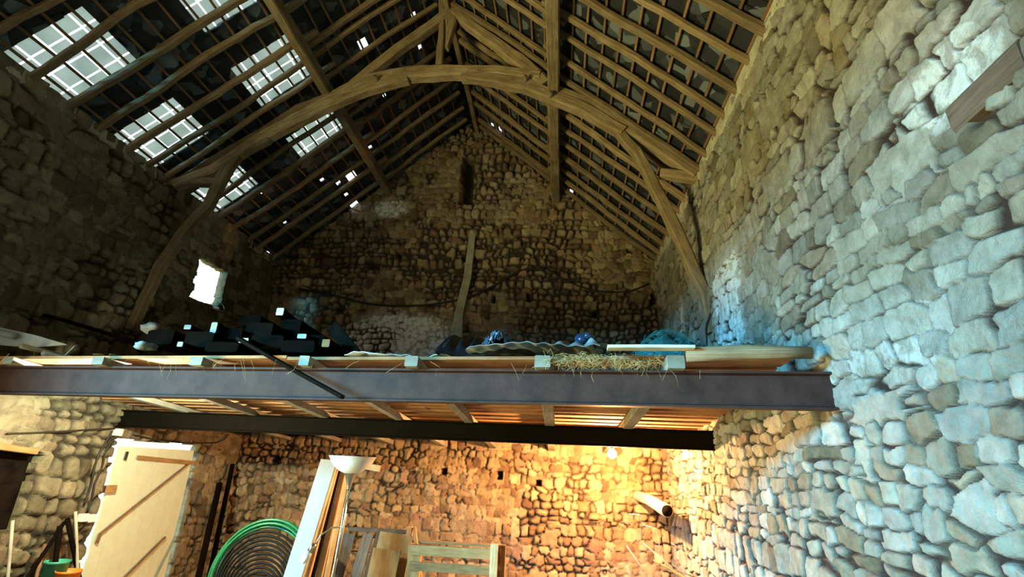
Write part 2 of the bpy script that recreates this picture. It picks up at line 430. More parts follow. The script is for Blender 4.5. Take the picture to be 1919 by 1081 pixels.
    colr = np.concatenate([np.stack([st[ID, 0], st[ID, 1], jf, lm], -1).reshape(-1, 4), np.tile([.3, .3, .9, 0], (len(bv), 1))])
    used = np.unique(allq); rem = np.full(len(allv), -1); rem[used] = np.arange(len(used))
    allv = allv[used]; allq = rem[allq]; colr = colr[used]
    me = bpy.data.meshes.new(name)
    me.vertices.add(len(allv)); me.vertices.foreach_set('co', allv.ravel())
    me.loops.add(len(allq) * 4); me.loops.foreach_set('vertex_index', allq.ravel())
    me.polygons.add(len(allq)); me.polygons.foreach_set('loop_start', np.arange(len(allq)) * 4); me.polygons.foreach_set('loop_total', np.full(len(allq), 4))
    me.update(); me.validate()
    at_ = me.attributes.new('stone', 'FLOAT_COLOR', 'POINT'); at_.data.foreach_set('color', colr.ravel())
    me.polygons.foreach_set('use_smooth', np.ones(len(me.polygons), bool))
    me.materials.append(mat)
    ob = bpy.data.objects.new(name, me); COL.objects.link(ob); tag(ob, kind='structure')
    return ob

# ------------------------------------------------------------------ the setting
# right wall (normal -x): u along +y, v up
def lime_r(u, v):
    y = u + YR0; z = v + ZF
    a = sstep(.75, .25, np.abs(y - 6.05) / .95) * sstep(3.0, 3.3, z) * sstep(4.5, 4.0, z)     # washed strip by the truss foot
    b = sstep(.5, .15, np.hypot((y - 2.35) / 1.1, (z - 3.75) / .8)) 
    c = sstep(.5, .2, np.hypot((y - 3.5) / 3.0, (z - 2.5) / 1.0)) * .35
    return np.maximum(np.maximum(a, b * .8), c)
YR0 = 1.6
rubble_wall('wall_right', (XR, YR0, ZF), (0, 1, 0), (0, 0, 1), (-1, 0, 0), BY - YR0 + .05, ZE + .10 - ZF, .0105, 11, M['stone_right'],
            lime_and_light=lime_r, ch=(.07, .19), sw=(.08, .48), relief=.026, rnd=-.75, mk=.5, mr_=(.30, .85), wk=.75, pp=(3, 9), joint=lambda u, v: .0135 + .006 * vnoise(u, v, 1.2, np.random.default_rng(2)),
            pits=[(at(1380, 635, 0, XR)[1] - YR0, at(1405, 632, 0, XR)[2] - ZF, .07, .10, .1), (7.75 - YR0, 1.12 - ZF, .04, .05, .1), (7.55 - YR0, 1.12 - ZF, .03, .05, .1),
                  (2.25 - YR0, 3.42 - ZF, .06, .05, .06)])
# back gable (normal -y): u along +x, v up
NIC = at(876, 338, 1, BY)
def keep_back(u, v):
    x = u + XL; z = v + ZF
    return z < (ZR - np.where(x < XM, SL * (XM - x), SR * (x - XM))) + .10
def light_b(u, v):
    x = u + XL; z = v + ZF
    a = sstep(1.0, .55, np.hypot((x + 3.35) / 1.65, (z - 4.1) / .85))  # patch of light low on the gable, painted as pale stones
    c = sstep(1.0, .4, np.hypot((x + 3.9) / .6, (z - 7.25) / .35))  # stones lit through the roof hole, painted pale
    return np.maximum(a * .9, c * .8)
def bp(px, py, a=.07, b=.07, d=.25):
    p = at(px, py, 1, BY); return (p[0] - XL, p[2] - ZF, a, b, d)
rubble_wall('wall_back', (XL, BY, ZF), (1, 0, 0), (0, 0, 1), (0, -1, 0), XR - XL, ZR + .3 - ZF, .021, 23, M['stone_back'], keep=keep_back, lime_and_light=light_b,
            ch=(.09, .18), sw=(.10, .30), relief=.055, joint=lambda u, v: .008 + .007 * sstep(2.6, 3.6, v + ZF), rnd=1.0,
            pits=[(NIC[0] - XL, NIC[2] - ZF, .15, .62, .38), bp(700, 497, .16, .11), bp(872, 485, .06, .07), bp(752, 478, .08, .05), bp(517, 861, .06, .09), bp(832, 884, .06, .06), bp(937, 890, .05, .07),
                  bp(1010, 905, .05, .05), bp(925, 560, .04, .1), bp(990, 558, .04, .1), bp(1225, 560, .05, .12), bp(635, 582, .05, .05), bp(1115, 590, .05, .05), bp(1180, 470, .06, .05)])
# left wall (normal +x): u along -y so that the normal faces in
YL0, YL1 = 3.4, BY + .2
def win(y, z, c, a): return (np.abs(y - c[0]) < a[0]) & (np.abs(z - c[1]) < a[1])
def keep_left(u, v):
    y = YL1 - u; z = v + ZF
    hole = (y > 7.85) & (y < 8.62) & (z > 4.30 + .0 * y) & (z < 5.04)
    door = (y > 7.16) & (y < 9.02) & (z < 1.90)
    nic = (y > 4.6) & (y < 6.12 - .0 * z) & (z > .80) & (z < 1.68)
    return ~(hole | door | nic)
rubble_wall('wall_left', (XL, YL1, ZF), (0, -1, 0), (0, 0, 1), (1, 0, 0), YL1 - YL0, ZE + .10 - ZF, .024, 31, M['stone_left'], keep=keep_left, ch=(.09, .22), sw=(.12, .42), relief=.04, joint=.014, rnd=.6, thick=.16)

def shell(name, quads, mat=M['masonry']):
    mb = MB()
    for q in quads: mb.add(q, [(0, 1, 2, 3)])
    return tag(mb.build(name, mat), kind='structure')
Y0 = -4.0
shell('wall_right_near', [[(XR, Y0, ZF), (XR, YR0, ZF), (XR, YR0, ZE), (XR, Y0, ZE)]], M['masonry'])
shell('wall_left_near', [[(XL, Y0, ZF), (XL, -3, ZF), (XL, -3, ZE), (XL, Y0, ZE)], [(XL, 2.5, ZF), (XL, YL0, ZF), (XL, YL0, ZE), (XL, 2.5, ZE)], [(XL, -3, 4.2), (XL, 2.5, 4.2), (XL, 2.5, ZE), (XL, -3, ZE)]])
shell('wall_front', [[(XL, Y0, ZF), (XR, Y0, ZF), (XR, Y0, ZE), (XL, Y0, ZE)], [(XL, Y0, ZE), (XR, Y0, ZE), (XM, Y0, ZR), (XM, Y0, ZR)]])
mb = MB(); rnf = np.random.default_rng(3)
mb.grid(lambda a, b: (XL - .2 + a * (XR - XL + .4), Y0 + b * (BY - Y0 + .2), ZF + .02 * math.sin(a * 30 + b * 17) * math.cos(b * 23)), 60, 90)
tag(mb.build('floor', M['earth']), kind='structure')

# ------------------------------------------------------------------ roof slates
def slope_pt(side, s, y, off=0.):          # s = metres up the slope from the eave, off = metres out of the roof plane
    if side == 'left': dx, dz, x0 = (XM - XL), (ZR - ZE), XL
    else: dx, dz, x0 = (XM - XR), (ZR - ZE), XR
    L = math.hypot(dx, dz); ux, uz = dx / L, dz / L
    nx, nz = (-uz, ux) if side == 'left' else (uz, -ux)
    if nz < 0: nx, nz = -nx, -nz
    return np.array([x0 + ux * s + nx * off, y, ZE + uz * s + nz * off])
LEN = {'left': math.hypot(XM - XL, ZR - ZE), 'right': math.hypot(XM - XR, ZR - ZE)}
def s_of_x(side, x): return LEN[side] * abs(x - (XL if side == 'left' else XR)) / abs(XM - (XL if side == 'left' else XR))
# glass slate patches  (s0, s1, y0, y1)
PATCH = [dict(x=(-6.33, -5.55), y=(4.12, 5.02), say='beside the left wall, nearest the viewer'),
         dict(x=(-4.85, -4.10), y=(4.10, 5.14), say='at the top edge of the picture by the purlin'),
         dict(x=(-4.88, -4.12), y=(5.78, 6.64), say='beside the purlin just above the curved truss'),
         dict(x=(-6.33, -5.57), y=(5.66, 6.50), say='beside the left wall just before the truss'),
         dict(x=(-4.90, -4.12), y=(7.48, 8.14), say='beside the purlin just beyond the truss'),
         dict(x=(-6.33, -5.60), y=(7.32, 8.02), say='beside the left wall, crossed by the truss brace')]
for p in PATCH: p['s'] = (s_of_x('left', p['x'][0]), s_of_x('left', p['x'][1]))
def onL(px, py):
    n = np.array([-(ZR - ZE), 0, (XM - XL)]); P0 = np.array([XM, 0, ZR]); d = ray(px, py); t = ((P0 - EYE) @ n) / (d @ n); q = EYE + t * d
    return s_of_x('left', q[0]), q[1]
def onR(px, py):
    n = np.array([(ZR - ZE), 0, (XR - XM)]); P0 = np.array([XM, 0, ZR]); d = ray(px, py); t = ((P0 - EYE) @ n) / (d @ n); q = EYE + t * d
    return s_of_x('right', q[0]), q[1]
HOLES = {'left': [(*onL(665, 338), .13), (*onL(640, 350), .06), (*onL(668, 388), .12), (*onL(610, 345), .05), (*onL(688, 90), .10), (*onL(783, 36), .06), (*onL(700, 283), .05), (*onL(655, 372), .05), (*onL(540, 425), .04), (*onL(705, 320), .04),
                  (*onL(445, 440), .07), (*onL(490, 475), .07), (*onL(505, 483), .07), (*onL(795, 95), .05), (*onL(497, 370), .03), (*onL(727, 186), .04)],
         'right': [(*onR(915, 240), .06), (*onR(930, 250), .07), (*onR(1063, 366), .06), (*onR(1147, 438), .04), (*onR(1180, 462), .04), (*onR(1228, 488), .05)]}
def slates(side):
    rn = np.random.default_rng(5 if side == 'left' else 6)
    mb = MB(); EXP, WD = .20, .24; Ls = LEN[side]
    ns = int(Ls / EXP) + 2
    for i in range(-1, ns):
        s = i * EXP; y = Y0 - .1 + (i % 2) * WD / 2
        while y < BY + .45:
            w = WD * rn.uniform(.97, 1.08); sc, yc = s + .2, y + w / 2
            a_, b_ = s - .02 + rn.normal(0, .015), min(s + .43, Ls + .1)
            rects = [(a_, b_, y - .01, y + w)]
            cuts = [(hs - r * .8, hs + r * .8, hy - r, hy + r) for (hs, hy, r) in HOLES[side]]
            if side == 'left': cuts += [(p['s'][0], p['s'][1], p['y'][0], p['y'][1]) for p in PATCH]
            for (c0, c1, e0, e1) in cuts:
                nr = []
                for (p0, p1, q0, q1) in rects:
                    if p1 <= c0 or p0 >= c1 or q1 <= e0 or q0 >= e1: nr.append((p0, p1, q0, q1)); continue
                    if p0 < c0: nr.append((p0, c0, q0, q1))
                    if p1 > c1: nr.append((c1, p1, q0, q1))
                    m0, m1 = max(p0, c0), min(p1, c1)
                    if q0 < e0: nr.append((m0, m1, q0, e0))
                    if q1 > e1: nr.append((m0, m1, e1, q1))
                rects = nr
            o0 = .125 + rn.uniform(-.006, .006); tl = rn.normal(0, .007)
            nrm = slope_pt(side, 0, 0, 1) - slope_pt(side, 0, 0, 0)
            for (p0, p1, q0, q1) in rects:
                if p1 - p0 < .01 or q1 - q0 < .01: continue
                fo = lambda ss, yy: o0 + .028 * (1 - (ss - a_) / .45) + tl * (1 - 2 * (yy - y) / w)
                ja = rn.normal(0, .010) if p0 == a_ else 0
                q = [slope_pt(side, p0, q0, fo(p0, q0)), slope_pt(side, p0 + ja, q1, fo(p0, q1)), slope_pt(side, p1, q1, fo(p1, q1)), slope_pt(side, p1, q0, fo(p1, q0))]
                t = [p + nrm * .008 for p in q]
                mb.add(q + t, [(0, 1, 2, 3), (7, 6, 5, 4), (0, 4, 5, 1), (1, 5, 6, 2), (2, 6, 7, 3), (3, 7, 4, 0)])
            y += WD
    # ridge cap
    return mb
tag(slates('left').build('ceiling', M['slate']), kind='structure')
tag(slates('right').build('ceiling', M['slate']), kind='structure')
mb = MB(); mb.sweep([(XM, Y0, ZR + .24), (XM, BY + .4, ZR + .24)], .5, .14)
tag(mb.build('trim_1', M['slate']), kind='structure')
# eave boards close the gap between wall head and slates
mb = MB()
mb.sweep([(XR + .14, Y0, ZE + .05), (XR + .14, BY, ZE + .05)], .34, .22)
tag(mb.build('trim_2', M['masonry']), kind='structure')
mb = MB(); mb.sweep([(XL - .16, Y0, ZE + .03), (XL - .16, BY, ZE + .03)], .34, .20)
tag(mb.build('trim_3', M['masonry']), kind='structure')

# glass slates: each patch is a thing, each glass slate a part (real gaps of daylight between them)
for k, p in enumerate(PATCH):
    s0, s1 = p['s']; y0, y1 = p['y']
    root = empty('glass_slate_patch', tuple(slope_pt('left', (s0 + s1) / 2, (y0 + y1) / 2, .14)), 'bright glass slate patch ' + p['say'], 'skylight', 'glass slate patches in the left roof slope')
    rn = np.random.default_rng(40 + k)
    nS = 5; nY = max(3, round((y1 - y0) / .21)); ds = (s1 - s0 + .10) / nS; dy = (y1 - y0 + .14) / nY
    for i in range(nS):
        for j in range(nY):
            a, b = s0 - .05 + i * ds + .012, s0 - .05 + (i + 1) * ds - .010
            c, d = y0 - .07 + j * dy + .013, y0 - .07 + (j + 1) * dy - .011
            q = [slope_pt('left', a, c, .145), slope_pt('left', a, d, .145), slope_pt('left', b, d, .138), slope_pt('left', b, c, .138)]
            mb = MB(); mb.add(q, [(0, 1, 2, 3)])
            mb.build('glass_slate', M['glass'], root)

# ------------------------------------------------------------------ roof timbers
def ordinal(i): return ['first', 'second', 'third', 'fourth', 'fifth', 'sixth', 'seventh', 'eighth', 'ninth', 'tenth', 'eleventh', 'twelfth', 'thirteenth', 'fourteenth', 'fifteenth', 'sixteenth', 'seventeenth', 'eighteenth', 'nineteenth', 'twentieth', 'twenty-first', 'twenty-second', 'twenty-third', 'twenty-fourth'][i]
LY = [3.35, 3.88, 4.42, 4.93, 5.38, 5.90, 6.27, 6.62, 7.15, 7.62, 8.07, 8.50, 9.03, 9.42, 9.96]
RY = [3.2, 3.68, 4.12, 4.55, 5.0, 5.40, 5.78, 6.22, 6.62, 7.12, 7.47, 7.91, 8.33, 8.78, 9.26, 9.65, 10.02]
for side, ys in (('left', LY), ('right', RY)):
    PX = -4.0 if side == 'left' else -.1
    sp_ = s_of_x(side, PX)
    yy = sorted(ys, reverse=True)
    for i, y in enumerate(yy):
        rn = np.random.default_rng(int(y * 100) + (0 if side == 'left' else 999))
        w = rn.uniform(.075, .105)
        low = [slope_pt(side, .0, y + rn.normal(0, .02), .035), slope_pt(side, sp_ * .5, y + rn.normal(0, .03), .03), slope_pt(side, sp_ + .25, y + rn.normal(0, .02), .035)]
        mb = MB(); mb.sweep(low, w, w * 1.0, irr=.018, seed=int(y * 50) + (3 if side == 'left' else 8), sq=.6)
        tag(mb.build('rafter', M['rafter'], loc=low[0]), f'rough lower rafter of the {side} roof slope, {ordinal(i)} from the back gable', 'rafter', f'rafters of the lower {side} roof slope')
        y2 = y + (.1 if i % 2 else -.02)
        upp = [slope_pt(side, sp_ - .15, y2 + .06, .04), slope_pt(side, (sp_ + LEN[side]) / 2, y2, .035), slope_pt(side, LEN[side] - .08, y2 + rn.normal(0, .03), .04)]
        mb = MB(); mb.sweep(upp, w * .95, w, irr=.018, seed=int(y * 70) + 5, sq=.6)
        tag(mb.build('rafter', M['rafter'], loc=upp[0]), f'upper rafter above the {side} purlin, {ordinal(i)} from the back gable', 'rafter', f'rafters of the upper {side} roof slope')
    nb = int(LEN[side] / .27)
    for k in range(nb):
        s = .14 + k * .27
        rn = np.random.default_rng(k + (100 if side == 'left' else 200))
        ptsb = [slope_pt(side, s + rn.normal(0, .012), yv, .096) for yv in np.arange(2.2, BY + .2, 1.15)]
        mb = MB(); mb.sweep(ptsb, .034, .022, up=tuple(slope_pt(side, 0, 0, 1) - slope_pt(side, 0, 0, 0)), irr=.004, seed=k, seg=.6)
        tag(mb.build('roof_batten', M['batten'], loc=ptsb[0]), f'thin slating batten on the {side} roof slope, {ordinal(k)} up from the wall head', 'batten', f'slating battens of the {side} roof slope')

mb = MB(); mb.sweep([(-4.0, Y0, 7.72), (-4.02, 6.7, 7.73), (-4.0, BY + .1, 7.72)], .16, .21, irr=.006, seed=4, seg=.5)
tag(mb.build('purlin', M['oak'], loc=(-4, Y0, 7.72)), 'long squared oak purlin carrying the rafters beside the glass slates', 'purlin')
mb = MB(); mb.sweep([(-.12, Y0, 7.50), (-.12, 6.7, 7.52), (-.1, BY + .1, 7.52)], .19, .24, irr=.006, seed=5, seg=.5)
tag(mb.build('purlin', M['oak'], loc=(-.1, Y0, 7.5)), 'long squared oak purlin running under the right roof slope', 'purlin')
mb = MB(); mb.sweep([(-2.02, Y0, 9.36), (-2.02, 7, 9.34), (-2.0, BY + .1, 9.34)], .10, .16, irr=.01, seed=6, seg=.5)
tag(mb.build('ridge_beam', M['oak'], loc=(-2.02, Y0, 9.36)), 'slim crooked ridge beam under the roof peak reaching the back gable', 'beam')

# truss
TY = 6.78
def tp(px, py, y=TY):
    p = at(px, py, 1, y); p[0] = min(max(p[0], XL + .02), XR - .02); return p
tr = empty('roof_truss', (XM, TY, 7.9), 'old oak roof truss with curved collar, king post and bent braces', 'roof truss')
def tm(name, pts, w, d, seed, irr=.012, mat='oak', y=TY, label=None):
    mb = MB(); mb.sweep([tp(*p, y) for p in pts], w, d, up=(0, 1, 0), irr=irr, seed=seed, sq=.72, seg=.18)
    ob = mb.build(name, M[mat], tr)
    for f in ob.data.polygons: f.use_smooth = False
    if label: ob['label'] = label
    return ob
# sweep(): width lies across the sight line, height along the barn
tm('collar', [(628, 182), (690, 154), (770, 139), (850, 136), (930, 137), (1012, 146)], [.16, .22, .25, .22, .2, .16], .20, 1)
tm('curved_brace', [(330, 348), (400, 322), (480, 268), (560, 226), (620, 195), (690, 168), (765, 150)], [.16, .17, .19, .22, .25, .20, .1], .18, 2)
tm('curved_brace', [(866, 148), (930, 152), (985, 160), (1035, 180), (1100, 208), (1168, 250)], [.12, .2, .24, .2, .2, .17], .18, 3)
tm('principal_rafter', [(650, 172), (700, 130), (760, 82), (822, 38), (850, 18)], .17, .17, 4)
tm('principal_rafter', [(1020, 162), (985, 125), (930, 82), (880, 48), (850, 22)], [.24, .24, .2, .17, .15], .17, 5)
tm('principal_rafter', [(1030, 165), (1110, 200), (1180, 243), (1255, 288), (1345, 328)], [.16, .2, .22, .25, .2], .18, 6)
tm('principal_rafter', [(640, 178), (560, 205), (470, 262), (390, 310), (322, 348)], .13, .18, 7, y=TY + .12)
tm('wall_brace', [(505, 262), (450, 290), (418, 335), (392, 385), (352, 425), (300, 500), (246, 618)], [.14, .17, .17, .16, .15, .14, .12], .15, 8)
tm('wall_brace', [(1160, 248), (1192, 285), (1222, 340), (1252, 400), (1290, 480), (1320, 550), (1343, 625)], [.14, .15, .16, .17, .17, .14, .11], .15, 9)
tm('king_post', [(829, -14), (828, 60), (823, 128)], [.09, .10, .12], .10, 10, label='slim pale king post')
tm('king_post', [(843, -20), (846, 40), (838, 92)], [.14, .2, .05], .13, 11)
tm('wall_tie', [(306, 341), (408, 343)], [.15, .13], .14, 12, label='short squared pale wall tie')
tm('wall_tie', [(1236, 327), (1340, 334)], [.13, .15], .14, 13)
for a in ((705, 148), (985, 148), (1032, 178)):
    mb = MB(); p = tp(*a, TY - .12); mb.tube([p + [0, .12, 0], p - [0, .06, 0]], .035, 10); mb.build('peg', M['oak'], tr)

# ------------------------------------------------------------------ steel beams of the loft
def ibeam(name, p, q, h, w, mat, label):
    p, q = np.array(p, float), np.array(q, float); d = (q - p) / np.linalg.norm(q - p); a = np.array([-d[1], d[0], 0]); a /= np.linalg.norm(a); z = np.array([0, 0, 1.])
    tf, tw = .016, .012
    prof = [(-w / 2, 0), (w / 2, 0), (w / 2, tf), (tw, tf + .01), (tw, h - tf - .01), (w / 2, h - tf), (w / 2, h), (-w / 2, h), (-w / 2, h - tf), (-tw, h - tf - .01), (-tw, tf + .01), (-w / 2, tf)]
    vs = [e + a * x + z * y for e in (p, q) for x, y in prof]; n = len(prof)
    fs = [(i, (i + 1) % n, n + (i + 1) % n, n + i) for i in range(n)] + [tuple(range(n))[::-1], tuple(range(n, 2 * n))]
    mb = MB(); mb.add(vs, fs)
    return tag(mb.build(name, mat, loc=p), label, 'steel beam')
FB_R, FB_L = (XR + .04, 4.0, 2.20), (XL - .05, 4.72, 2.20)
ibeam('steel_beam', FB_R, FB_L, .275, .11, M['steel'], 'large dark purple-brown steel beam carrying the front edge of the loft')
ibeam('steel_beam', (XR + .04, 7.10, 2.035), (XL + .0, 7.14, 2.055), .245, .10, M['steel_black'], 'smaller black steel beam deeper under the loft behind the bulb')
def fby(x): return 4.0 + (XR - x) * (.72 / (XR - XL))

# joists
JX = [-5.35, -4.32, -3.27, -2.21, -1.23, -.13, .89]
for i, x in enumerate(JX):
    y0 = fby(x) - .13; z = 2.478
    mb = MB(); w = [.105, .115, .12, .09, .11, .125, .13][i]
    zt = deckz(y0) - .03
    pts = [(x, y0, (z + zt) / 2), (x + .02, 7.1, deckz(7.1) - .03 - .065), (x, BY - .02, deckz(BY) - .03 - .065)]
    mb.sweep(pts, w, zt - z - .002, irr=.004, seed=60 + i, sq=.9, seg=.6)
    tag(mb.build('loft_joist', M['grey_timber'] , loc=pts[0]), 'grey-ended loft joist on the front steel beam, ' + ['leftmost, nearest the left wall', 'second from the left wall', 'under the dark timber pile', 'next to the crossing stick', 'under the black plastic sheet', 'left of the hanging straw', 'wedge-cut, right of the hanging straw'][i], 'joist', 'loft joists')

# boards: each one a thing
ry = np.random.default_rng(77); y = 3.98; k = 0; rowi = 0
def ordinal2(i): return ordinal(i) if i < 24 else ['twenty-fifth', 'twenty-sixth', 'twenty-seventh', 'twenty-eighth', 'twenty-ninth', 'thirtieth', 'thirty-first', 'thirty-second', 'thirty-third', 'thirty-fourth', 'thirty-fifth', 'thirty-sixth', 'thirty-seventh', 'thirty-eighth', 'thirty-ninth', 'fortieth'][i - 24]
while y < BY - .1:
    wd = ry.uniform(.24, .34); xs = [(XL + .05, -2.15 + ry.normal(0, .5)), None]; xs[1] = (xs[0][1] + .01, XR - .03 if y > 4.5 else 1.78)
    for j, (a, b) in enumerate(xs):
        segs = [(a, b)]
        if .0 <= (y - 4.15) < .25 and j == 1: segs = [(a, -.15), (.85, b)]
        for (c, d) in segs:
            yoff = lambda x: (fby(x) - 4.0) if y < 4.9 else (fby(x) - 4.0) * max(0, 1 - (y - 4.9) / 2.0)
            zc = deckz(y) - .015 + ry.normal(0, .003)
            n = 5; pts = [(c + (d - c) * t / n, y + wd / 2 + yoff(c + (d - c) * t / n), zc - .064 * (yoff(c + (d - c) * t / n)) ) for t in range(n + 1)]
            mb = MB(); mb.sweep(pts, wd - .008, .028, irr=.002, seed=300 + k, sq=.96, seg=.7)
            row = ordinal2(rowi)
            tag(mb.build('loft_board', M['board'], loc=pts[0]), f'rough loft floorboard, {["left", "right", "far right"][j + (c == .85)]} part of the {row} row from the loft edge', 'floorboard', 'loft floorboards')
            k += 1
    y += wd; rowi += 1
# rounded edge pole of the loft at the right
p0, p1 = at(1285, 664, 1, 3.95), at(1520, 661, 1, 3.86)
mb = MB(); mb.sweep([p0, (p0 + p1) / 2 + np.array([0, 0, .01]), p1], [.11, .115, .10], [.11, .115, .09], irr=.008, seed=9, sq=None, n=12, seg=.2)
tag(mb.build('edge_pole', M['rafter'], loc=p0), 'half-round brown pole lying along the right end of the loft edge', 'pole')
p0 = at(1138, 652, 1, 3.93)
mb = MB(); mb.sweep([at(1138, 652, 1, 3.93), at(1300, 652, 1, 3.90)], .12, .028, irr=.004, seed=21, seg=.2)
tag(mb.build('edge_board', M['pale_wood'], loc=p0), 'pale edge board of the loft under the teal netting', 'board')

# ------------------------------------------------------------------ straw hanging at the hole
def straw(name, n, boxlo, boxhi, L, label, seed, thick=.0022, down=.5):
    rn = np.random.default_rng(seed); mb = MB()
    for i in range(n):
        p = rn.uniform(boxlo, boxhi); d = rn.normal(0, 1, 3); d[2] = -abs(d[2]) * down; d /= np.linalg.norm(d); l = L * rn.uniform(.4, 1.2)
        c = rn.normal(0, .02, 3)
        mb.sweep([p, p + d * l * .5 + c, p + d * l + c * .5 - np.array([0, 0, .02])], thick, thick, n=3, sq=None)
    return tag(mb.build(name, M['straw'], loc=boxlo), label, 'straw', kind='stuff')
straw('straw', 520, (-.10, 4.02, 2.53), (.80, 4.22, 2.595), .13, 'tangled golden straw hanging through the gap at the loft edge', 1)
straw('straw', 36, (-4.8, 4.0, 2.46), (1.5, 4.02, 2.50), .15, 'loose straw wisps hanging over the front steel beam', 2, .0016, 2.0)

# ------------------------------------------------------------------ timber pile on the loft
def timber(px, py, y, yend, w, h, say, mat='dark_timber', drop=0, seed=0, dx=0, end='pale_wood', name='timber', cat='timber'):
    p = at(px, py, 1, y); q = np.array([p[0] + dx, yend, p[2] - drop])
    root = empty(name, tuple(p), say, cat, 'dark timbers stacked on the loft')
    mb = MB(); mb.sweep([p, q], w, h, irr=.006, seed=seed, sq=.8, seg=.4); mb.build('body', M[mat], root)
    if end:
        mb = MB(); mb.sweep([p - np.array([0, .006, 0]), p + np.array([0, .0, 0])], w * .95, h * .95, sq=.8); mb.build('cut_end', M[end], root)['label'] = 'pale sawn end'
    return root
pile = [
 (525, 584, 5.3, 9.6, .09, .09, 'dark timber with a pale bluish square end, topmost of the pile', .5),
 (401, 614, 4.9, 8.8, .07, .12, 'dark timber with an upright pale end, beneath the left wall window', .3),
 (352, 613, 4.9, 8.8, .08, .05, 'dark timber with a small bluish end above the leftmost joists', .2),
 (338, 645, 4.6, 8.5, .06, .05, 'dark timber with a small white end low beside the joist end', .0),
 (457, 638, 4.55, 8.0, .10, .05, 'flat timber with a pale end beside the crossing stick', .0),
 (611, 643, 4.7, 8.5, .08, .08, 'dark timber with a reddish end at the right foot of the pile', .0),
 (566, 630, 4.9, 8.8, .10, .05, 'dark narrow timber beside the topmost one, lower down', .15)]
for i, (px, py, y, ye, w, h, say, dr) in enumerate(pile): timber(px, py, y, ye, w, h, say, drop=dr, seed=i, end={5: 'pallet', 2: 'canvas'}.get(i, 'pale_wood'))
rest = [(300, 632, 4.9, .30, .16), (372, 636, 4.8, .30, .16), (430, 625, 5.0, .28, .12), (485, 618, 5.1, .30, .16), (500, 640, 4.75, .34, .14), (545, 612, 5.3, .22, .18), (560, 648, 4.7, .34, .12), (415, 650, 4.65, .34, .10), (590, 640, 5.0, .2, .14), (470, 600, 5.6, .24, .14), (620, 650, 5.0, .22, .08)]
wh = ['at the far left of the pile', 'below the small bluish end', 'below the upright pale end', 'behind the crossing stick', 'beside the second joist at deck level', 'just under the topmost timber', 'low between stick and reddish end', 'resting on the joists at left', 'above the reddish end', 'high at the back of the pile', 'lowest at the right end of the pile']
for i, (px, py, y, w, h) in enumerate(rest): timber(px, py, y, 9.0, w, h, 'wide black timber ' + wh[i], drop=.1, seed=20 + i, end=None)
mb = MB(); a = at(637, 615, 1, 5.6); b = at(655, 655, 1, 5.2)
mb.sweep([at(622, 612, 1, 5.6), at(668, 668, 1, 5.2)], .14, .03, up=(0, 1, 0), irr=.004, seed=3)
tag(mb.build('plank', M['dark_timber'], loc=a), 'short black plank leaning at the right end of the timber pile', 'plank')
# rubble stones at the far left of the pile
def lump(name, c, r, mat, label, cat, seed, parent=None, sub=3, amp=.25, group=None):
    rn = np.random.default_rng(seed); ph = rn.uniform(0, 6, 6)
    def f(a, b):
        th = a * 2 * math.pi; fi = (b - .5) * math.pi
        d = np.array([math.cos(fi) * math.cos(th), math.cos(fi) * math.sin(th), math.sin(fi)])
        k = 1 + amp * (math.sin(3 * d[0] + ph[0]) * math.sin(4 * d[1] + ph[1]) + .6 * math.sin(7 * d[2] + ph[2] + 5 * d[0]) * .6)
        return np.array(c) + d * np.array(r) * k
    mb = MB(); mb.grid(f, 20, 12)
    ob = mb.build(name, mat, parent, loc=None if parent else c)
    if label: tag(ob, label, cat, group)
    return ob
lump('stone', at(288, 616, 1, 5.2), (.12, .12, .06), M['pinkish'], 'loose pinkish stone at the far left end of the timber pile', 'stone', 5)
lump('stone', at(272, 648, 1, 4.7), (.09, .1, .04), M['canvas'], 'crumpled grey lump on the loft edge left of the pile', 'rubble', 6)
# stick crossing in front of the front beam
mb = MB(); mb.sweep([at(447, 634, 1, 4.45), at(545, 690, 1, 4.12), at(642, 744, 1, 3.95)], [.06, .055, .045], [.035, .03, .03], irr=.004, seed=8, seg=.3)
tag(mb.build('stick', M['dark_timber'], loc=at(447, 634, 1, 4.45)), 'thin dark stick leaning across the front beam from the timber pile', 'stick')
# long dark pole from the left wall to the loft
mb = MB(); mb.tube([at(-20, 563, 1, 5.6), at(130, 603, 1, 5.5), at(300, 655, 1, 5.3)], .022, 8)
tag(mb.build('pole', M['dark_timber'], loc=at(-20, 563, 1, 5.6)), 'thin black pole slanting down from the left edge to the loft', 'pole')
# white sheet and pipe pieces at far left
g = MB()
pl = [at(-20, 640, 1, 4.9), at(60, 651, 1, 4.9), at(60, 628, 1, 4.95), at(-20, 615, 1, 4.95)]
g.sweep([(pl[0] + pl[3]) / 2, (pl[1] + pl[2]) / 2, at(125, 646, 1, 5.0)], [.20, .14, .01], .03, up=(0, 1, 0), irr=0)
tag(g.build('pointed_sheet', M['white_panel'], loc=pl[0]), 'pointed bluish-white panel at the left edge above the front beam', 'panel')
g = MB(); g.sweep([at(-10, 620, 1, 4.8), at(30, 630, 1, 4.85)], .075, .075, sq=None, n=14)
tag(g.build('grey_pipe', M['sack'], loc=pl[3]), 'short grey pipe lying on the white panel at the left edge', 'pipe')
g = MB(); g.grid(lambda a, b: at(140 - 35 * b + 6 * a, 648 + 34 * b - 2 * a, 1, 4.75 + .12 * a + .05 * math.sin(3 * b)), 6, 10)
tag(g.build('metal_strip', M['white_panel'], loc=at(120, 665, 1, 4.7), thick=.006), 'curved pale metal strip standing on the beam at the left', 'metal strip')
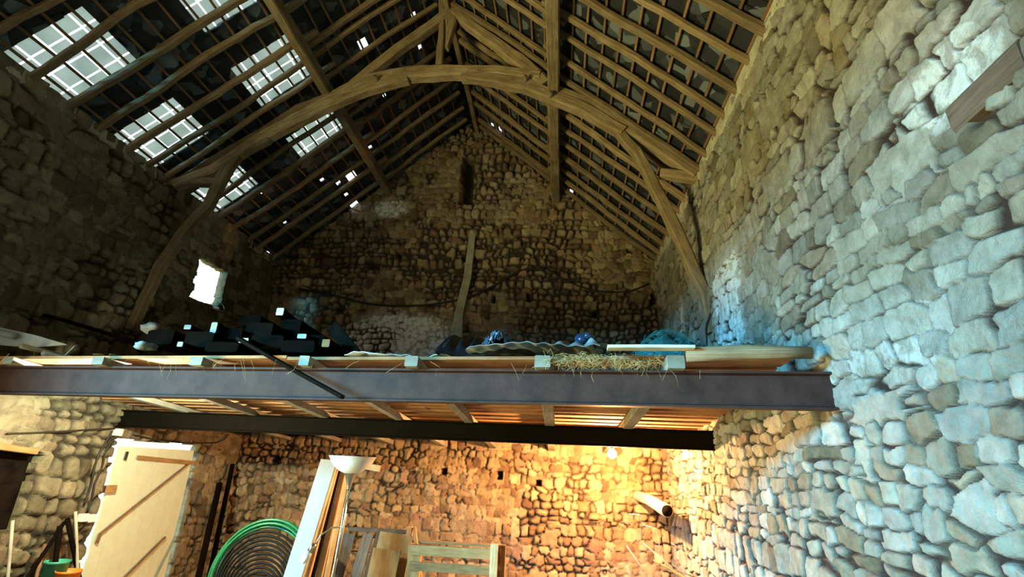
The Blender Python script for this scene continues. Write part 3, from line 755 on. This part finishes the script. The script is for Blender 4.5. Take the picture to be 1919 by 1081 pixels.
for (px, py, say) in ((40, 648, 'below the white panel'), (81, 662, 'between white panel and curved strip')):
    g = MB(); c = at(px, py, 1, 4.75); g.sweep([c, c + np.array([.03, 1.2, -.02])], .055, .055, sq=None, n=12)
    tag(g.build('round_stake', M['pale_wood'], loc=c), 'round stake with a pale cut end ' + say, 'stake')

# ------------------------------------------------------------------ plastic, canvas, net on the loft
def dk(x, y): return deckz(y) + .004
def cloth(name, px0, px1, y0, y1, hfun, mat, label, cat, nx=70, ny=26, thick=.004, seed=0, skew=0, rough_=1):
    rn = np.random.default_rng(seed); ph = rn.uniform(0, 6, 8)
    xa, xb = at(px0, 655, 1, y0)[0], at(px1, 655, 1, y0)[0]
    def f(a, b):
        x = xa + (xb - xa) * a + .03 * math.sin(9 * b + ph[0]); y = y0 + (y1 - y0) * b + .05 * math.sin(7 * a + ph[1]) + skew * a
        h = hfun(a, b)
        h *= 1 + rough_ * .35 * math.sin(23 * a + 5 * b + ph[2]) * math.cos(11 * b + ph[3]) + .2 * math.sin(51 * a - 9 * b + ph[4])
        return (x, y, deckz(y) + .008 + max(0, h))
    mb = MB(); mb.grid(f, nx, ny, smooth=False)
    return tag(mb.build(name, mat, loc=(xa, y0, deckz(y0)), thick=thick), label, cat)
cloth('plastic_sheet', 818, 1000, 4.22, 4.75, lambda a, b: .21 * math.sin(math.pi * min(1, b * 1.15)) ** .5 * (1 - .35 * a) * min(1, (a + .02) * 9) * min(1, (1.02 - a) * 5), M['black_film'], 'crumpled black plastic sheet heaped at the foot of the leaning pole', 'plastic sheet', seed=1, rough_=.4)
cloth('plastic_sheet', 905, 960, 4.16, 4.34, lambda a, b: .15 + .06 * b - .1 * abs(a - .5), M['blue_film'], 'small plastic fold on the black sheet, its blue reflection painted in', 'plastic sheet', 24, 12, seed=3, rough_=.4)  # reflection on the black plastic, painted as blue colour
cloth('canvas_sheet', 870, 1118, 3.97, 4.5, lambda a, b: (.015 + .10 * a ** 1.2) * (0.25 + .75 * math.sin(math.pi * min(1, b * 1.1))) + .01, M['canvas'], 'grey-blue canvas sheet spread along the loft edge', 'canvas', seed=2, rough_=.35)
cloth('plastic_sheet', 650, 850, 4.35, 4.7, lambda a, b: .012 + .02 * math.sin(9 * a) ** 2 + (.07 if a > .8 else 0) * b, M['white_panel'], 'thin torn whitish plastic sheet left of the black one', 'plastic sheet', 40, 10, seed=4)
c = at(1096, 633, 1, 4.25); mb = MB(); mb.tube([c + [-.05, .0, -.01], c + [.04, .12, .0]], .045, 14)
mb.tube([c + [.0, -.03, .02], c + [.07, .02, .0]], .028, 10)
tag(mb.build('canvas_roll', M['blue_film'], loc=c), 'small blue rolled bundle at the right end of the canvas', 'roll')

# leaning prop against the gable
b0, b1 = np.array([*at(852, 660, 1, 9.2)[:2], deckz(9.2)]), at(886, 432, 1, BY - .03)
b0[0] = at(858, 640, 1, 9.4)[0]
bm_ = at(861, 585, 1, BY - .12)
mb = MB(); mb.sweep([np.array([b0[0] - .25, 9.5, deckz(9.5)]), at(856, 625, 1, 9.9), bm_, at(876, 520, 1, BY - .1), b1], [.24, .23, .17, .17, .14], .05, up=(0, 1, 0), irr=.006, seed=12, seg=.5)
tag(mb.build('leaning_pole', M['pale_wood'], loc=b0), 'long pale board leaning from the loft against the back gable', 'board')
# sagging cable on the gable
def cable(name, pts, r, label, y=None, x=None, mat='rubber'):
    P = [at(px, py, 1, y) if y is not None else at(px, py, 0, x) for px, py in pts]
    # smooth by Catmull-Rom
    Q = []
    for i in range(len(P) - 1):
        p0, p1, p2, p3 = P[max(i - 1, 0)], P[i], P[i + 1], P[min(i + 2, len(P) - 1)]
        for t in np.linspace(0, 1, 6)[:-1]:
            Q.append(.5 * ((2 * p1) + (-p0 + p2) * t + (2 * p0 - 5 * p1 + 4 * p2 - p3) * t * t + (-p0 + 3 * p1 - 3 * p2 + p3) * t ** 3))
    Q.append(P[-1]); mb = MB(); mb.tube(Q, r, 8)
    return tag(mb.build(name, M[mat], loc=P[0]), label, 'cable')
cable('cable', [(560, 541), (620, 552), (690, 569), (745, 573), (810, 570), (880, 556), (935, 530), (975, 508), (1022, 502)], .022, 'thick black cable sagging across the left and middle of the gable', y=BY - .07)
cable('cable', [(1022, 502), (1070, 530), (1120, 545), (1175, 546), (1215, 532)], .016, 'thin black cable sagging across the right part of the gable', y=BY - .07)

# teal net heap
nc = at(1250, 650, 1, 4.5)
root = empty('net_heap', (nc[0], 4.5, deckz(4.5)), 'heap of tangled teal netting on the right end of the loft', 'net')
def nf(a, b):
    th = a * 2 * math.pi; r = 1 - b
    x = .33 * math.cos(th) * math.sin(b * math.pi / 2 + .01) ; yv = .20 * math.sin(th) * math.sin(b * math.pi / 2 + .01)
    z = .27 * math.cos(b * math.pi / 2) * (1 + .14 * math.sin(3 * th + 4 * b)) * (1 - .25 * (math.cos(th) < -.2) * abs(math.cos(th)) * b)
    return (nc[0] + x, 4.5 + yv, deckz(4.5) + max(.003, z + .012 * math.sin(13 * th) * b))
mb = MB(); mb.grid(nf, 36, 14); mb.build('net_folds', M['net_dark'], root)
rn = np.random.default_rng(15); mb = MB()
for i in range(230):
    th = rn.uniform(0, 6.28); bb = rn.uniform(.1, 1); p = np.array(nf(th / 6.28, bb)); k = []
    ra = rn.uniform(.02, .07); ax = rn.normal(0, 1, 3); ax /= np.linalg.norm(ax); e1 = np.cross(ax, [0, .3, 1]); e1 /= np.linalg.norm(e1); e2 = np.cross(ax, e1)
    for t in np.linspace(0, rn.uniform(2, 5), 6): k.append(p + ra * (e1 * math.cos(t) + e2 * math.sin(t)) + np.array([0, 0, .012]))
    k = [np.array([q[0], q[1], max(q[2], deckz(q[1]) + .004)]) for q in k]
    mb.sweep(k, .0032, .0032, n=3, sq=None)
for i in range(26):
    t0 = rn.uniform(.2, 2.9); k = []
    for t in np.linspace(0, 1, 7):
        x = -.34 + .68 * t; k.append((nc[0] + x, 4.4 + rn.normal(0, .02) + .1 * math.sin(t0), deckz(4.5) + .02 + (.24 + .08 * math.sin(t0 * 3)) * math.sin(math.pi * t) ** .7))
    mb.sweep(k, .0028, .0028, n=3, sq=None)
mb.build('net_cord', M['net'], root)
cc = at(1306, 612, 1, 4.62)
lump('sack', (cc[0], 4.68, deckz(4.6) + .14), (.075, .09, .16), M['sack'], 'grey lumpy sack standing behind the teal netting', 'sack', 9, amp=.15)
cc = at(1322, 628, 1, 4.5)
mb = MB(); mb.sweep([(cc[0] - .02, 4.52, deckz(4.5)), at(1318, 622, 1, 4.55), at(1330, 588, 1, 4.6)], [.05, .06, .03], [.03, .04, .03], irr=.01, seed=5, seg=.06)
tag(mb.build('black_rag', M['rag'], loc=cc), 'narrow black rag bunched beside the grey sack', 'rag')
cc = at(1399, 634, 0, XR - .12)
lump('dark_stone', (at(1399, 636, 1, 4.3)[0], 4.3, deckz(4.3) + .085), (.06, .07, .095), M['rag'], 'dark pointed lump sitting on the loft edge by the right wall', 'stone', 14, amp=.3)

# ------------------------------------------------------------------ bulb on its cord
B = BULB
root = empty('hanging_bulb', tuple(B), 'bare glowing bulb hanging under the loft before the black beam', 'light bulb')
mb = MB(); mb.lathe([(.001, -.075), (.035, -.066), (.062, -.038), (.071, 0), (.062, .035), (.030, .066), (.020, .08)], B, 24)
bo = mb.build('glass', M['bulb'], root); 
mb = MB(); mb.lathe([(.0, .072), (.022, .074), (.023, .105), (.012, .12), (.0, .122)], B, 16); mb.build('socket', M['black_hose'], root)
mb = MB(); mb.tube([B + [0, 0, .11], B + [0.01, 0, .3], (B[0], B[1], deckz(B[1]) - .03)], .004, 6); mb.build('cord', M['rubber'], root)
bpy.data.objects['bulb_light'].location = tuple(B + np.array([0, 0, -.13]))

# ------------------------------------------------------------------ log sticking out of the gable, below right
lg0, lg1 = at(1192, 928, 1, BY + .05), at(1250, 957, 1, 8.55)
mb = MB(); mb.sweep([lg0, (lg0 + lg1) / 2 + [0, 0, .03], lg1], [.17, .18, .19], [.17, .18, .19], irr=.004, seed=31, sq=None, n=18, seg=.15)
root = empty('wall_log', tuple(lg0), 'pale debarked log projecting from the lower back wall at right', 'log')
mb.build('trunk', M['log'], root)
d = (lg1 - lg0) / np.linalg.norm(lg1 - lg0)
mb = MB(); mb.sweep([lg1 - d * .0, lg1 + d * .012], .165, .165, sq=None, n=18); mb.build('cut_end', M['dark_timber'], root)['label'] = 'dark hollow cut end'
# wires below
def wire(pts, label, r=.007):
    P = [at(a, b, 1, c) for a, b, c in pts]; mb = MB(); mb.tube(P, r, 6)
    tag(mb.build('bent_wire', M['pale_wood'], loc=P[0]), label, 'wire', 'pale bent wires below the log')
wire([(1178, 963, 8.6), (1198, 964, 8.6), (1202, 970, 8.6), (1202, 1012, 8.6)], 'pale bent wire with a hook top, uppermost below the log')
wire([(1205, 983, 8.5), (1228, 990, 8.5), (1233, 1005, 8.5), (1238, 1042, 8.5)], 'pale wire arched under the log with a drooping end')
wire([(1174, 1022, 8.3), (1220, 1090, 8.2)], 'straight pale wire slanting down at the left of the tangle')
wire([(1206, 1018, 8.4), (1262, 1066, 8.3), (1310, 1085, 8.2)], 'straight pale wire slanting down to the right')
wire([(1175, 1062, 8.2), (1190, 1095, 8.2)], 'short pale wire at the bottom edge below the tangle', .006)
# ladder-like branch heap at bottom right
rn = np.random.default_rng(70)
for i in range(6):
    a = at(1225 + i * 10, 1050 + i * 6, 1, 8.5); b = at(1290 + i * 9, 1095 + i * 5, 1, 7.9)
    mb = MB(); mb.sweep([a, (a + b) / 2 + [0, 0, .04], b], .03, .03, irr=.01, seed=i, sq=None, n=8)
    tag(mb.build('branch', M['rafter'], loc=a), ['uppermost', 'second highest', 'third highest', 'middle', 'second lowest', 'lowest'][i] + ' brown branch lying under the log near the right wall', 'branch', 'branches under the log')

# ------------------------------------------------------------------ floor lamp
ly = 5.25; lt = at(661, 858, 1, ly); lx = lt[0]; lb_x = at(640, 1081, 1, ly)[0]
root = empty('floor_lamp', (lx - .06, ly, ZF), 'chrome uplighter floor lamp with white bowl shade and side reading arm', 'floor lamp')
ztop = lt[2]
mb = MB(); mb.lathe([(.0, -.155), (.05, -.15), (.11, -.125), (.165, -.085), (.20, -.04), (.228, .012), (.232, .014), (.222, .008), (.19, -.04), (.15, -.08), (.10, -.11), (.0, -.13)], (lx, ly, ztop), 40)
mb.build('bowl_shade', M['white_plastic'], root)
mb = MB(); mb.lathe([(.065, -.150), (.05, -.17), (.03, -.23), (.018, -.27), (.016, -.29)], (lx, ly, ztop), 20); mb.build('cone_holder', M['chrome'], root)
mb = MB(); mb.tube([(lx, ly, ztop - .27), (lx - .03, ly, ztop - .9), (lx - .06, ly, ZF + .02)], .013, 12)
mb.tube([(lx + .018, ly - .01, ztop - .27), (lx - .012, ly - .01, ztop - .9)], .006, 8); mb.build('pole', M['chrome'], root)
mb = MB(); mb.lathe([(0, 0), (.14, 0), (.14, .015), (.05, .03), (.013, .05)], (lx - .06, ly, ZF), 32); mb.build('base', M['chrome'], root)
a0 = np.array([lx - .028, ly, ztop - .68]); arm = [at(648, 997, 1, ly), at(640, 989, 1, ly), at(622, 988, 1, ly - .05), at(602, 1002, 1, ly - .1), at(590, 1021, 1, ly - .12)]
arm[0] = np.array([lx - .03, ly, arm[0][2]])
mb = MB(); mb.tube(arm, .008, 8); armo = mb.build('reading_arm', M['chrome'], root)
s0_, s1_ = at(590, 1018, 1, ly - .12), at(580, 1034, 1, ly - .13); mb = MB(); mb.tube([s0_, s1_], [.018, .028], 12); mb.build('arm_socket', M['chrome'], root).parent = armo
mb = MB(); mb.tube([s1_, at(574, 1042, 1, ly - .14), at(566, 1054, 1, ly - .15)], [.028, .04, .022], 14); rs_ = mb.build('reading_shade', M['white_plastic'], root); rs_['label'] = 'small frosted bell shade'; rs_.parent = armo

# ------------------------------------------------------------------ boards, pallets
def lean(name, top, bot, w, t, mat, label, cat, seed=0, upv=(0, 1, 0), group=None):
    mb = MB(); mb.sweep([top, bot], w, t, up=upv, irr=.003, seed=seed, sq=.97, seg=.5)
    return tag(mb.build(name, mat, loc=bot), label, cat, group)
def foot(px, py, y): # extend the pixel line down to the floor
    return at(px, py, 1, y)
def leanpx(name, p1, p2, y1, y2, w, t, mat, label, cat, seed=0):
    a, b = at(*p1, 1, y1), at(*p2, 1, y2); k = (a[2] - ZF - .01) / (a[2] - b[2]); b = a + (b - a) * k
    return lean(name, a, b, w, t, mat, label, cat, seed)
M['blue_white'] = plain('bluish_white_laminate', (.30, .26, .24), .45, 0, .4, .06)
leanpx('white_board', (617, 862), (549, 1081), 6.35, 6.0, .20, .03, M['blue_white'], 'tall white laminate board leaning beside the floor lamp', 'board')
leanpx('pine_plank', (629, 868), (572, 1081), 6.5, 6.15, .10, .05, M['pine'], 'pale pine plank leaning against the white board', 'plank', 2)
leanpx('pine_plank', (640, 880), (593, 1081), 6.62, 6.3, .12, .04, M['pine'], 'broad pine plank leaning behind the lamp pole', 'plank', 3)
leanpx('pine_plank', (650, 888), (612, 1081), 6.75, 6.45, .05, .04, M['pine'], 'narrow pine batten leaning rightmost of the planks', 'plank', 4)
leanpx('dark_plank', (634, 875), (584, 1081), 6.58, 6.22, .05, .06, M['dark_timber'], 'narrow dark plank between two pine planks', 'plank', 5)
a, b = at(570, 873, 1, BY - .35), at(600, 871, 1, BY + .05)
mb = MB(); mb.sweep([a, b], .085, .085, sq=None, n=14); tag(mb.build('log_stub', M['rafter'], loc=a), 'short round wood stub projecting from the back wall left of the lamp', 'log')
a, b = at(690, 874, 1, 7.4), at(712, 878, 1, 7.4)
mb = MB(); mb.sweep([at(655, 868, 1, 6.62), at(712, 878, 1, 6.62)], .075, .05, up=(0, 1, 0), seed=4, sq=.9); tag(mb.build('wood_block', M['pine'], loc=a), 'short pine offcut sticking out behind the lamp bowl', 'wood')
leanpx('white_rod', (648, 962), (640, 1000), 7.0, 6.95, .03, .03, M['pale_wood'], 'thin pale rod standing behind the lamp pole', 'rod')

def frameboard(root, name, c1, c2, y, t, mat, seed):     # board given by two opposite picture corners on an upright plane
    p, q = at(*c1, 1, y), at(*c2, 1, y); x0, x1 = sorted((p[0], q[0])); z0, z1 = sorted((p[2], q[2]))
    mb = MB()
    if (x1 - x0) > (z1 - z0): mb.sweep([(x0, y, (z0 + z1) / 2), (x1, y, (z0 + z1) / 2)], t, (z1 - z0) * 1.22, irr=.002, seed=seed, sq=.96, seg=.3)
    else: mb.sweep([((x0 + x1) / 2, y, z0), ((x0 + x1) / 2, y, z1)], x1 - x0, t, up=(0, 1, 0), irr=.002, seed=seed, sq=.96, seg=.3)
    return mb.build(name, mat, root)
py_ = 7.05
root = empty('pallet', (at(850, 1081, 1, py_)[0], py_, ZF), 'light wooden slatted pallet standing upright in the bottom middle', 'pallet')
frameboard(root, 'slat', (770, 1022), (928, 1047), py_, .022, M['pallet'], 1)
frameboard(root, 'slat', (768, 1053), (928, 1077), py_, .022, M['pallet'], 2)
frameboard(root, 'slat', (766, 1086), (928, 1108), py_, .022, M['pallet'], 3)
frameboard(root, 'slat', (765, 1116), (928, 1140), py_, .022, M['pallet'], 4)
frameboard(root, 'top_board', (790, 1016), (940, 1021), py_ + .09, .1, M['pallet'], 5)
frameboard(root, 'stringer', (920, 1019), (926, 1190), py_ - .02, .05, M['pine'], 6)
frameboard(root, 'stringer', (931, 1020), (941, 1195), py_ + .1, .08, M['pallet'], 7)
frameboard(root, 'stringer', (768, 1020), (776, 1190), py_ + .08, .12, M['pallet'], 8)
for o_ in root.children:
    pass
# brown board with knots and smaller one before it
def slab(name, c1, c2, y, t, mat, label, seed, tilt=0):
    p, q = at(*c1, 1, y), at(*c2, 1, y); x0, x1 = p[0], q[0]
    mb = MB(); mb.sweep([((x0 + x1) / 2 - tilt, y - .12, ZF + .005), ((x0 + x1) / 2, y, p[2])], x1 - x0, t, up=(0, 1, 0), irr=.003, seed=seed, sq=.97, seg=.3)
    return tag(mb.build(name, mat, loc=(x0, y, ZF)), label, 'board')
slab('brown_board', (712, 998), (766, 1081), 7.25, .03, M['pallet'], 'broad knotty brown board leaning left of the light pallet', 3, .10)
slab('brown_board', (700, 1028), (746, 1081), 7.08, .03, M['pallet'], 'shorter knotty brown board standing in front of the broad one', 4, .07)
# dark pallet with upright slats
root = empty('dark_pallet', (at(640, 1081, 1, 7.45)[0], 7.45, ZF), 'dark wooden pallet with upright slats leaning behind the floor lamp', 'pallet')
frameboard(root, 'top_rail', (655, 988), (763, 1000), 7.5, .06, M['pallet_dark'], 11)
for i, (x0, x1) in enumerate(((592, 622), (627, 648), (664, 682), (688, 706))):
    a = at((x0 + x1) / 2 + 18, 1000, 1, 7.44); b = at((x0 + x1) / 2 - 6, 1081, 1, 7.3); b = a + (b - a) * ((a[2] - ZF - .01) / (a[2] - b[2]))
    mb = MB(); mb.sweep([a, b], (x1 - x0) * .0078, .025, up=(0, 1, 0), irr=.002, seed=i, sq=.95, seg=.3); mb.build('slat', M['pallet_dark'], root)
frameboard(root, 'back_rail', (600, 1028), (715, 1036), 7.56, .05, M['pallet_dark'], 12)
frameboard(root, 'end_block', (764, 986), (770, 1020), 7.5, .08, M['pine'], 14)
leanpx('pine_stake', (776, 988), (781, 1030), 7.5, 7.45, .045, .04, M['pine'], 'short pine stake between the two pallets', 'stake')

# ------------------------------------------------------------------ hose coils
cy_ = 6.75; ctr = at(484, 1086, 1, cy_)
root = empty('green_hose_coil', (ctr[0], cy_, ZF), 'coil of bright green garden hose leaning left of the white board', 'hose')
def coil(root, name, R, n, r, mat, dy, seed, c=ctr):
    rn = np.random.default_rng(seed)
    mb = MB()
    for i in range(n):
        Ri = R - rn.uniform(0, .11); ph = rn.uniform(0, 6); yy = cy_ + dy + i * r * 1.1
        pts = [(c[0] + Ri * math.cos(t), yy + .08 * math.sin(t) + .01 * math.sin(3 * t + ph), c[2] + Ri * math.sin(t) * (1 + .02 * math.sin(2 * t + ph))) for t in np.linspace(0, 2 * math.pi, 48)]
        mb.sweep(pts, 2 * r, 2 * r, up=(0, 1, 0), n=8, sq=None)
    return mb.build(name, mat, root)
RG = 92 * 6.95 / 960
coil(root, 'hose', RG, 7, .017, M['green_hose'], 0, 1)
root = empty('black_hose_coil', (ctr[0], cy_ - .1, ZF), 'coil of black pipe hanging inside the green hose coil', 'hose')
mb = MB()
for k in range(13):
    R = RG * (.80 - .045 * k); rn = np.random.default_rng(k + 50)
    if R < .18: break
    pts = [(ctr[0] + .02 + R * math.cos(t), cy_ - .05 + .05 * math.sin(t) + .01 * math.sin(3 * t + k), ctr[2] - .02 * k + R * math.sin(t)) for t in np.linspace(0, 2 * math.pi, 44)]
    mb.sweep(pts, .030, .030, up=(0, 1, 0), n=8, sq=None)
mb.build('pipe', M['black_hose'], root)
# black strips put where only shadow falls between door and coil
for (p1, p2, y1, y2, w, say) in (((412, 905), (372, 1081), 9.3, 8.6, .07, 'black strip for the shadow in the corner behind the green hose'), ((436, 870), (392, 1081), 9.9, 9.2, .06, 'black strip for the shadow in the back left corner')):
    leanpx('shadow_strip', p1, p2, y1, y2, w, w, M['dark_timber'], say, 'pole')

# ------------------------------------------------------------------ door in the left wall
dx = XL - .02
root = empty('plank_door', (dx, 8.1, ZF), 'cream painted ledged door with daylight round its edges, in the left wall', 'door')
mb = MB()
yb = np.linspace(7.29, 8.93, 9)
for i in range(8):
    mb.box((dx - .03, yb[i] + .002, ZF + .03), (dx, yb[i + 1] - .002, 1.80))
mb.build('leaf', M['door_paint'], root)
P = lambda px, py, o=.03: at(px, py, 0, dx + o)
def dbar(name, a, b, w, mat, t=.025):
    mb = MB(); mb.sweep([P(*a), P(*b)], t, w, up=(0, 0, 1), sq=.95) if abs(P(*a)[2] - P(*b)[2]) < .2 else mb.sweep([P(*a), P(*b)], w, t, up=(1, 0, 0), sq=.95)
    return mb.build(name, mat, root)
dbar('diagonal_brace', (352, 870), (188, 1000), .022, M['rust'])
dbar('diagonal_brace', (310, 1006), (225, 1090), .022, M['rust'])
dbar('top_ledge', (258, 857), (372, 868), .06, M['pallet'])['label'] = 'brown wooden top ledge'
dbar('hinge', (239, 846), (234, 862), .03, M['dark_iron'])
dbar('brace_foot', (188, 1000), (181, 1018), .035, M['rust'])
mb = MB(); c = P(205, 916, .03); mb.box((c[0] - .02, c[1] - .10, c[2] - .05), (c[0] + .03, c[1] + .10, c[2] + .05)); latch = mb.build('latch', M['pallet'], root, bevel=.008)
mb = MB(); mb.box((c[0] - .02, c[1] - .19, c[2] - .045), (c[0] + .035, c[1] - .10, c[2] + .045)); mb.build('latch_plate', M['dark_iron'], root, bevel=.005).parent = latch
# stone sill fragment / twine at the window
cable('twine', [(398, 575), (408, 580), (416, 583), (420, 578), (416, 570), (405, 566)], .006, 'loop of pale twine hanging from the left wall window sill', x=XL + .05, mat='pale_wood')

# niche left: shutter, lintel, daylight slit
root = empty('dark_shutter', (XL - .12, 5.3, .8), 'dark weathered shutter inside the low opening at the left edge', 'shutter')
mb = MB()
mb.box((XL - .15, 5.66, .72), (XL - .12, 6.25, 1.74)); mb.box((XL - .15, 4.4, .72), (XL - .12, 5.60, 1.74)); mb.build('leaf', M['dark_timber'], root)
mb = MB(); mb.sweep([at(-20, 834, 0, XL + .04), at(66, 846, 0, XL + .04)], .09, .07, up=(0, 0, 1), irr=.004, seed=2)
tag(mb.build('lintel', M['pallet'], loc=at(0, 836, 0, XL + .04)), 'brown wooden lintel over the dark opening at the left edge', 'lintel')

# cables and boxes by the door
cable('cable', [(222, 812), (208, 830), (196, 850), (192, 872), (178, 905), (172, 935), (164, 955)], .014, 'black cable on the left wall, nearer the door', x=XL + .07)
cable('cable', [(210, 808), (200, 825), (186, 850), (176, 880), (170, 910), (158, 945)], .014, 'black cable on the left wall, left of its twin', x=XL + .07)
cable('cable', [(14, 812), (60, 811), (120, 808), (165, 805), (215, 803)], .010, 'thin black cable running level above the lintel on the left wall', x=XL + .07)
cable('cable', [(250, 814), (320, 828), (395, 830), (415, 826), (428, 814)], .010, 'thin cable running above the cream door', x=XL + .07)
for (px, py, say) in ((222, 810, 'above the top left corner of the cream door'), (157, 970, 'left of the door, left of the pair'), (171, 971, 'left of the door, right of the pair')):
    c = at(px, py, 0, XL + .06); mb = MB(); mb.box((c[0] - .05, c[1] - .055, c[2] - .05), (c[0] + .03, c[1] + .055, c[2] + .05))
    tag(mb.build('junction_box', M['white_plastic'], loc=c, bevel=.01), 'pale junction box ' + say, 'junction box')
# tools leaning at the left
def ltool(p1, p2, w, mat, name, label, cat, x=XL + .18):
    a, b = at(*p1, 0, x), at(*p2, 0, x + .12); k = (a[2] - ZF - .01) / (a[2] - b[2]); b = a + (b - a) * k
    mb = MB(); mb.sweep([a, b], w, w, irr=.004, seed=int(p1[0]), sq=None, n=8, seg=.3); tag(mb.build(name, M[mat], loc=b), label, cat)
ltool((24, 975), (14, 1081), .035, 'pale_wood', 'broom_handle', 'pale broom handle leaning at the left edge under the dark opening', 'handle')
ltool((142, 958), (145, 1050), .035, 'pale_wood', 'broom_handle', 'pale broom handle leaning left of the cream door', 'handle')
ltool((126, 972), (148, 1081), .06, 'dark_timber', 'dark_post', 'thick dark post crossing beside the pale broom handle', 'post')
ltool((121, 978), (66, 1060), .045, 'dark_timber', 'dark_post', 'dark post slanting to the left from the crossing posts', 'post')
ltool((112, 985), (100, 1081), .06, 'dark_timber', 'dark_post', 'dark upright post behind the crossing pair', 'post')
ltool((85, 1020), (68, 1081), .04, 'rust', 'rusty_bar', 'rusty bar leaning below the slanting dark post', 'bar')
def bucket(px, py, x, mat, label, r=.12):
    c = at(px, py, 0, x); mb = MB(); h = c[2] - ZF
    mb.lathe([(0, 0), (r * .75, 0), (r, h), (r * 1.05, h), (r * 1.05, h - .02), (r * .94, h - .03), (r * .7, .03), (0, .03)], (c[0], c[1], ZF), 24)
    tag(mb.build('bucket', mat, loc=(c[0], c[1], ZF)), label, 'bucket')
bucket(130, 1068, XL + .45, M['orange'], 'orange bucket behind the dark posts at bottom left', .13)
bucket(108, 1050, XL + .25, M['green_pl'], 'green bucket behind the orange one', .13)


SC.render.film_transparent = False

# old timber built into the right wall
a, b = at(1795, 226, 0, XR + .03), at(1935, 99, 0, XR + .03)
mb = MB(); mb.sweep([a, (a + b) / 2, b], .10, .16, up=(0, 0, 1), irr=.008, seed=41, sq=.7, seg=.1)
tag(mb.build('embedded_beam', M['pallet_dark'], loc=a), 'short dark weathered timber built into the right wall near the right edge', 'beam')
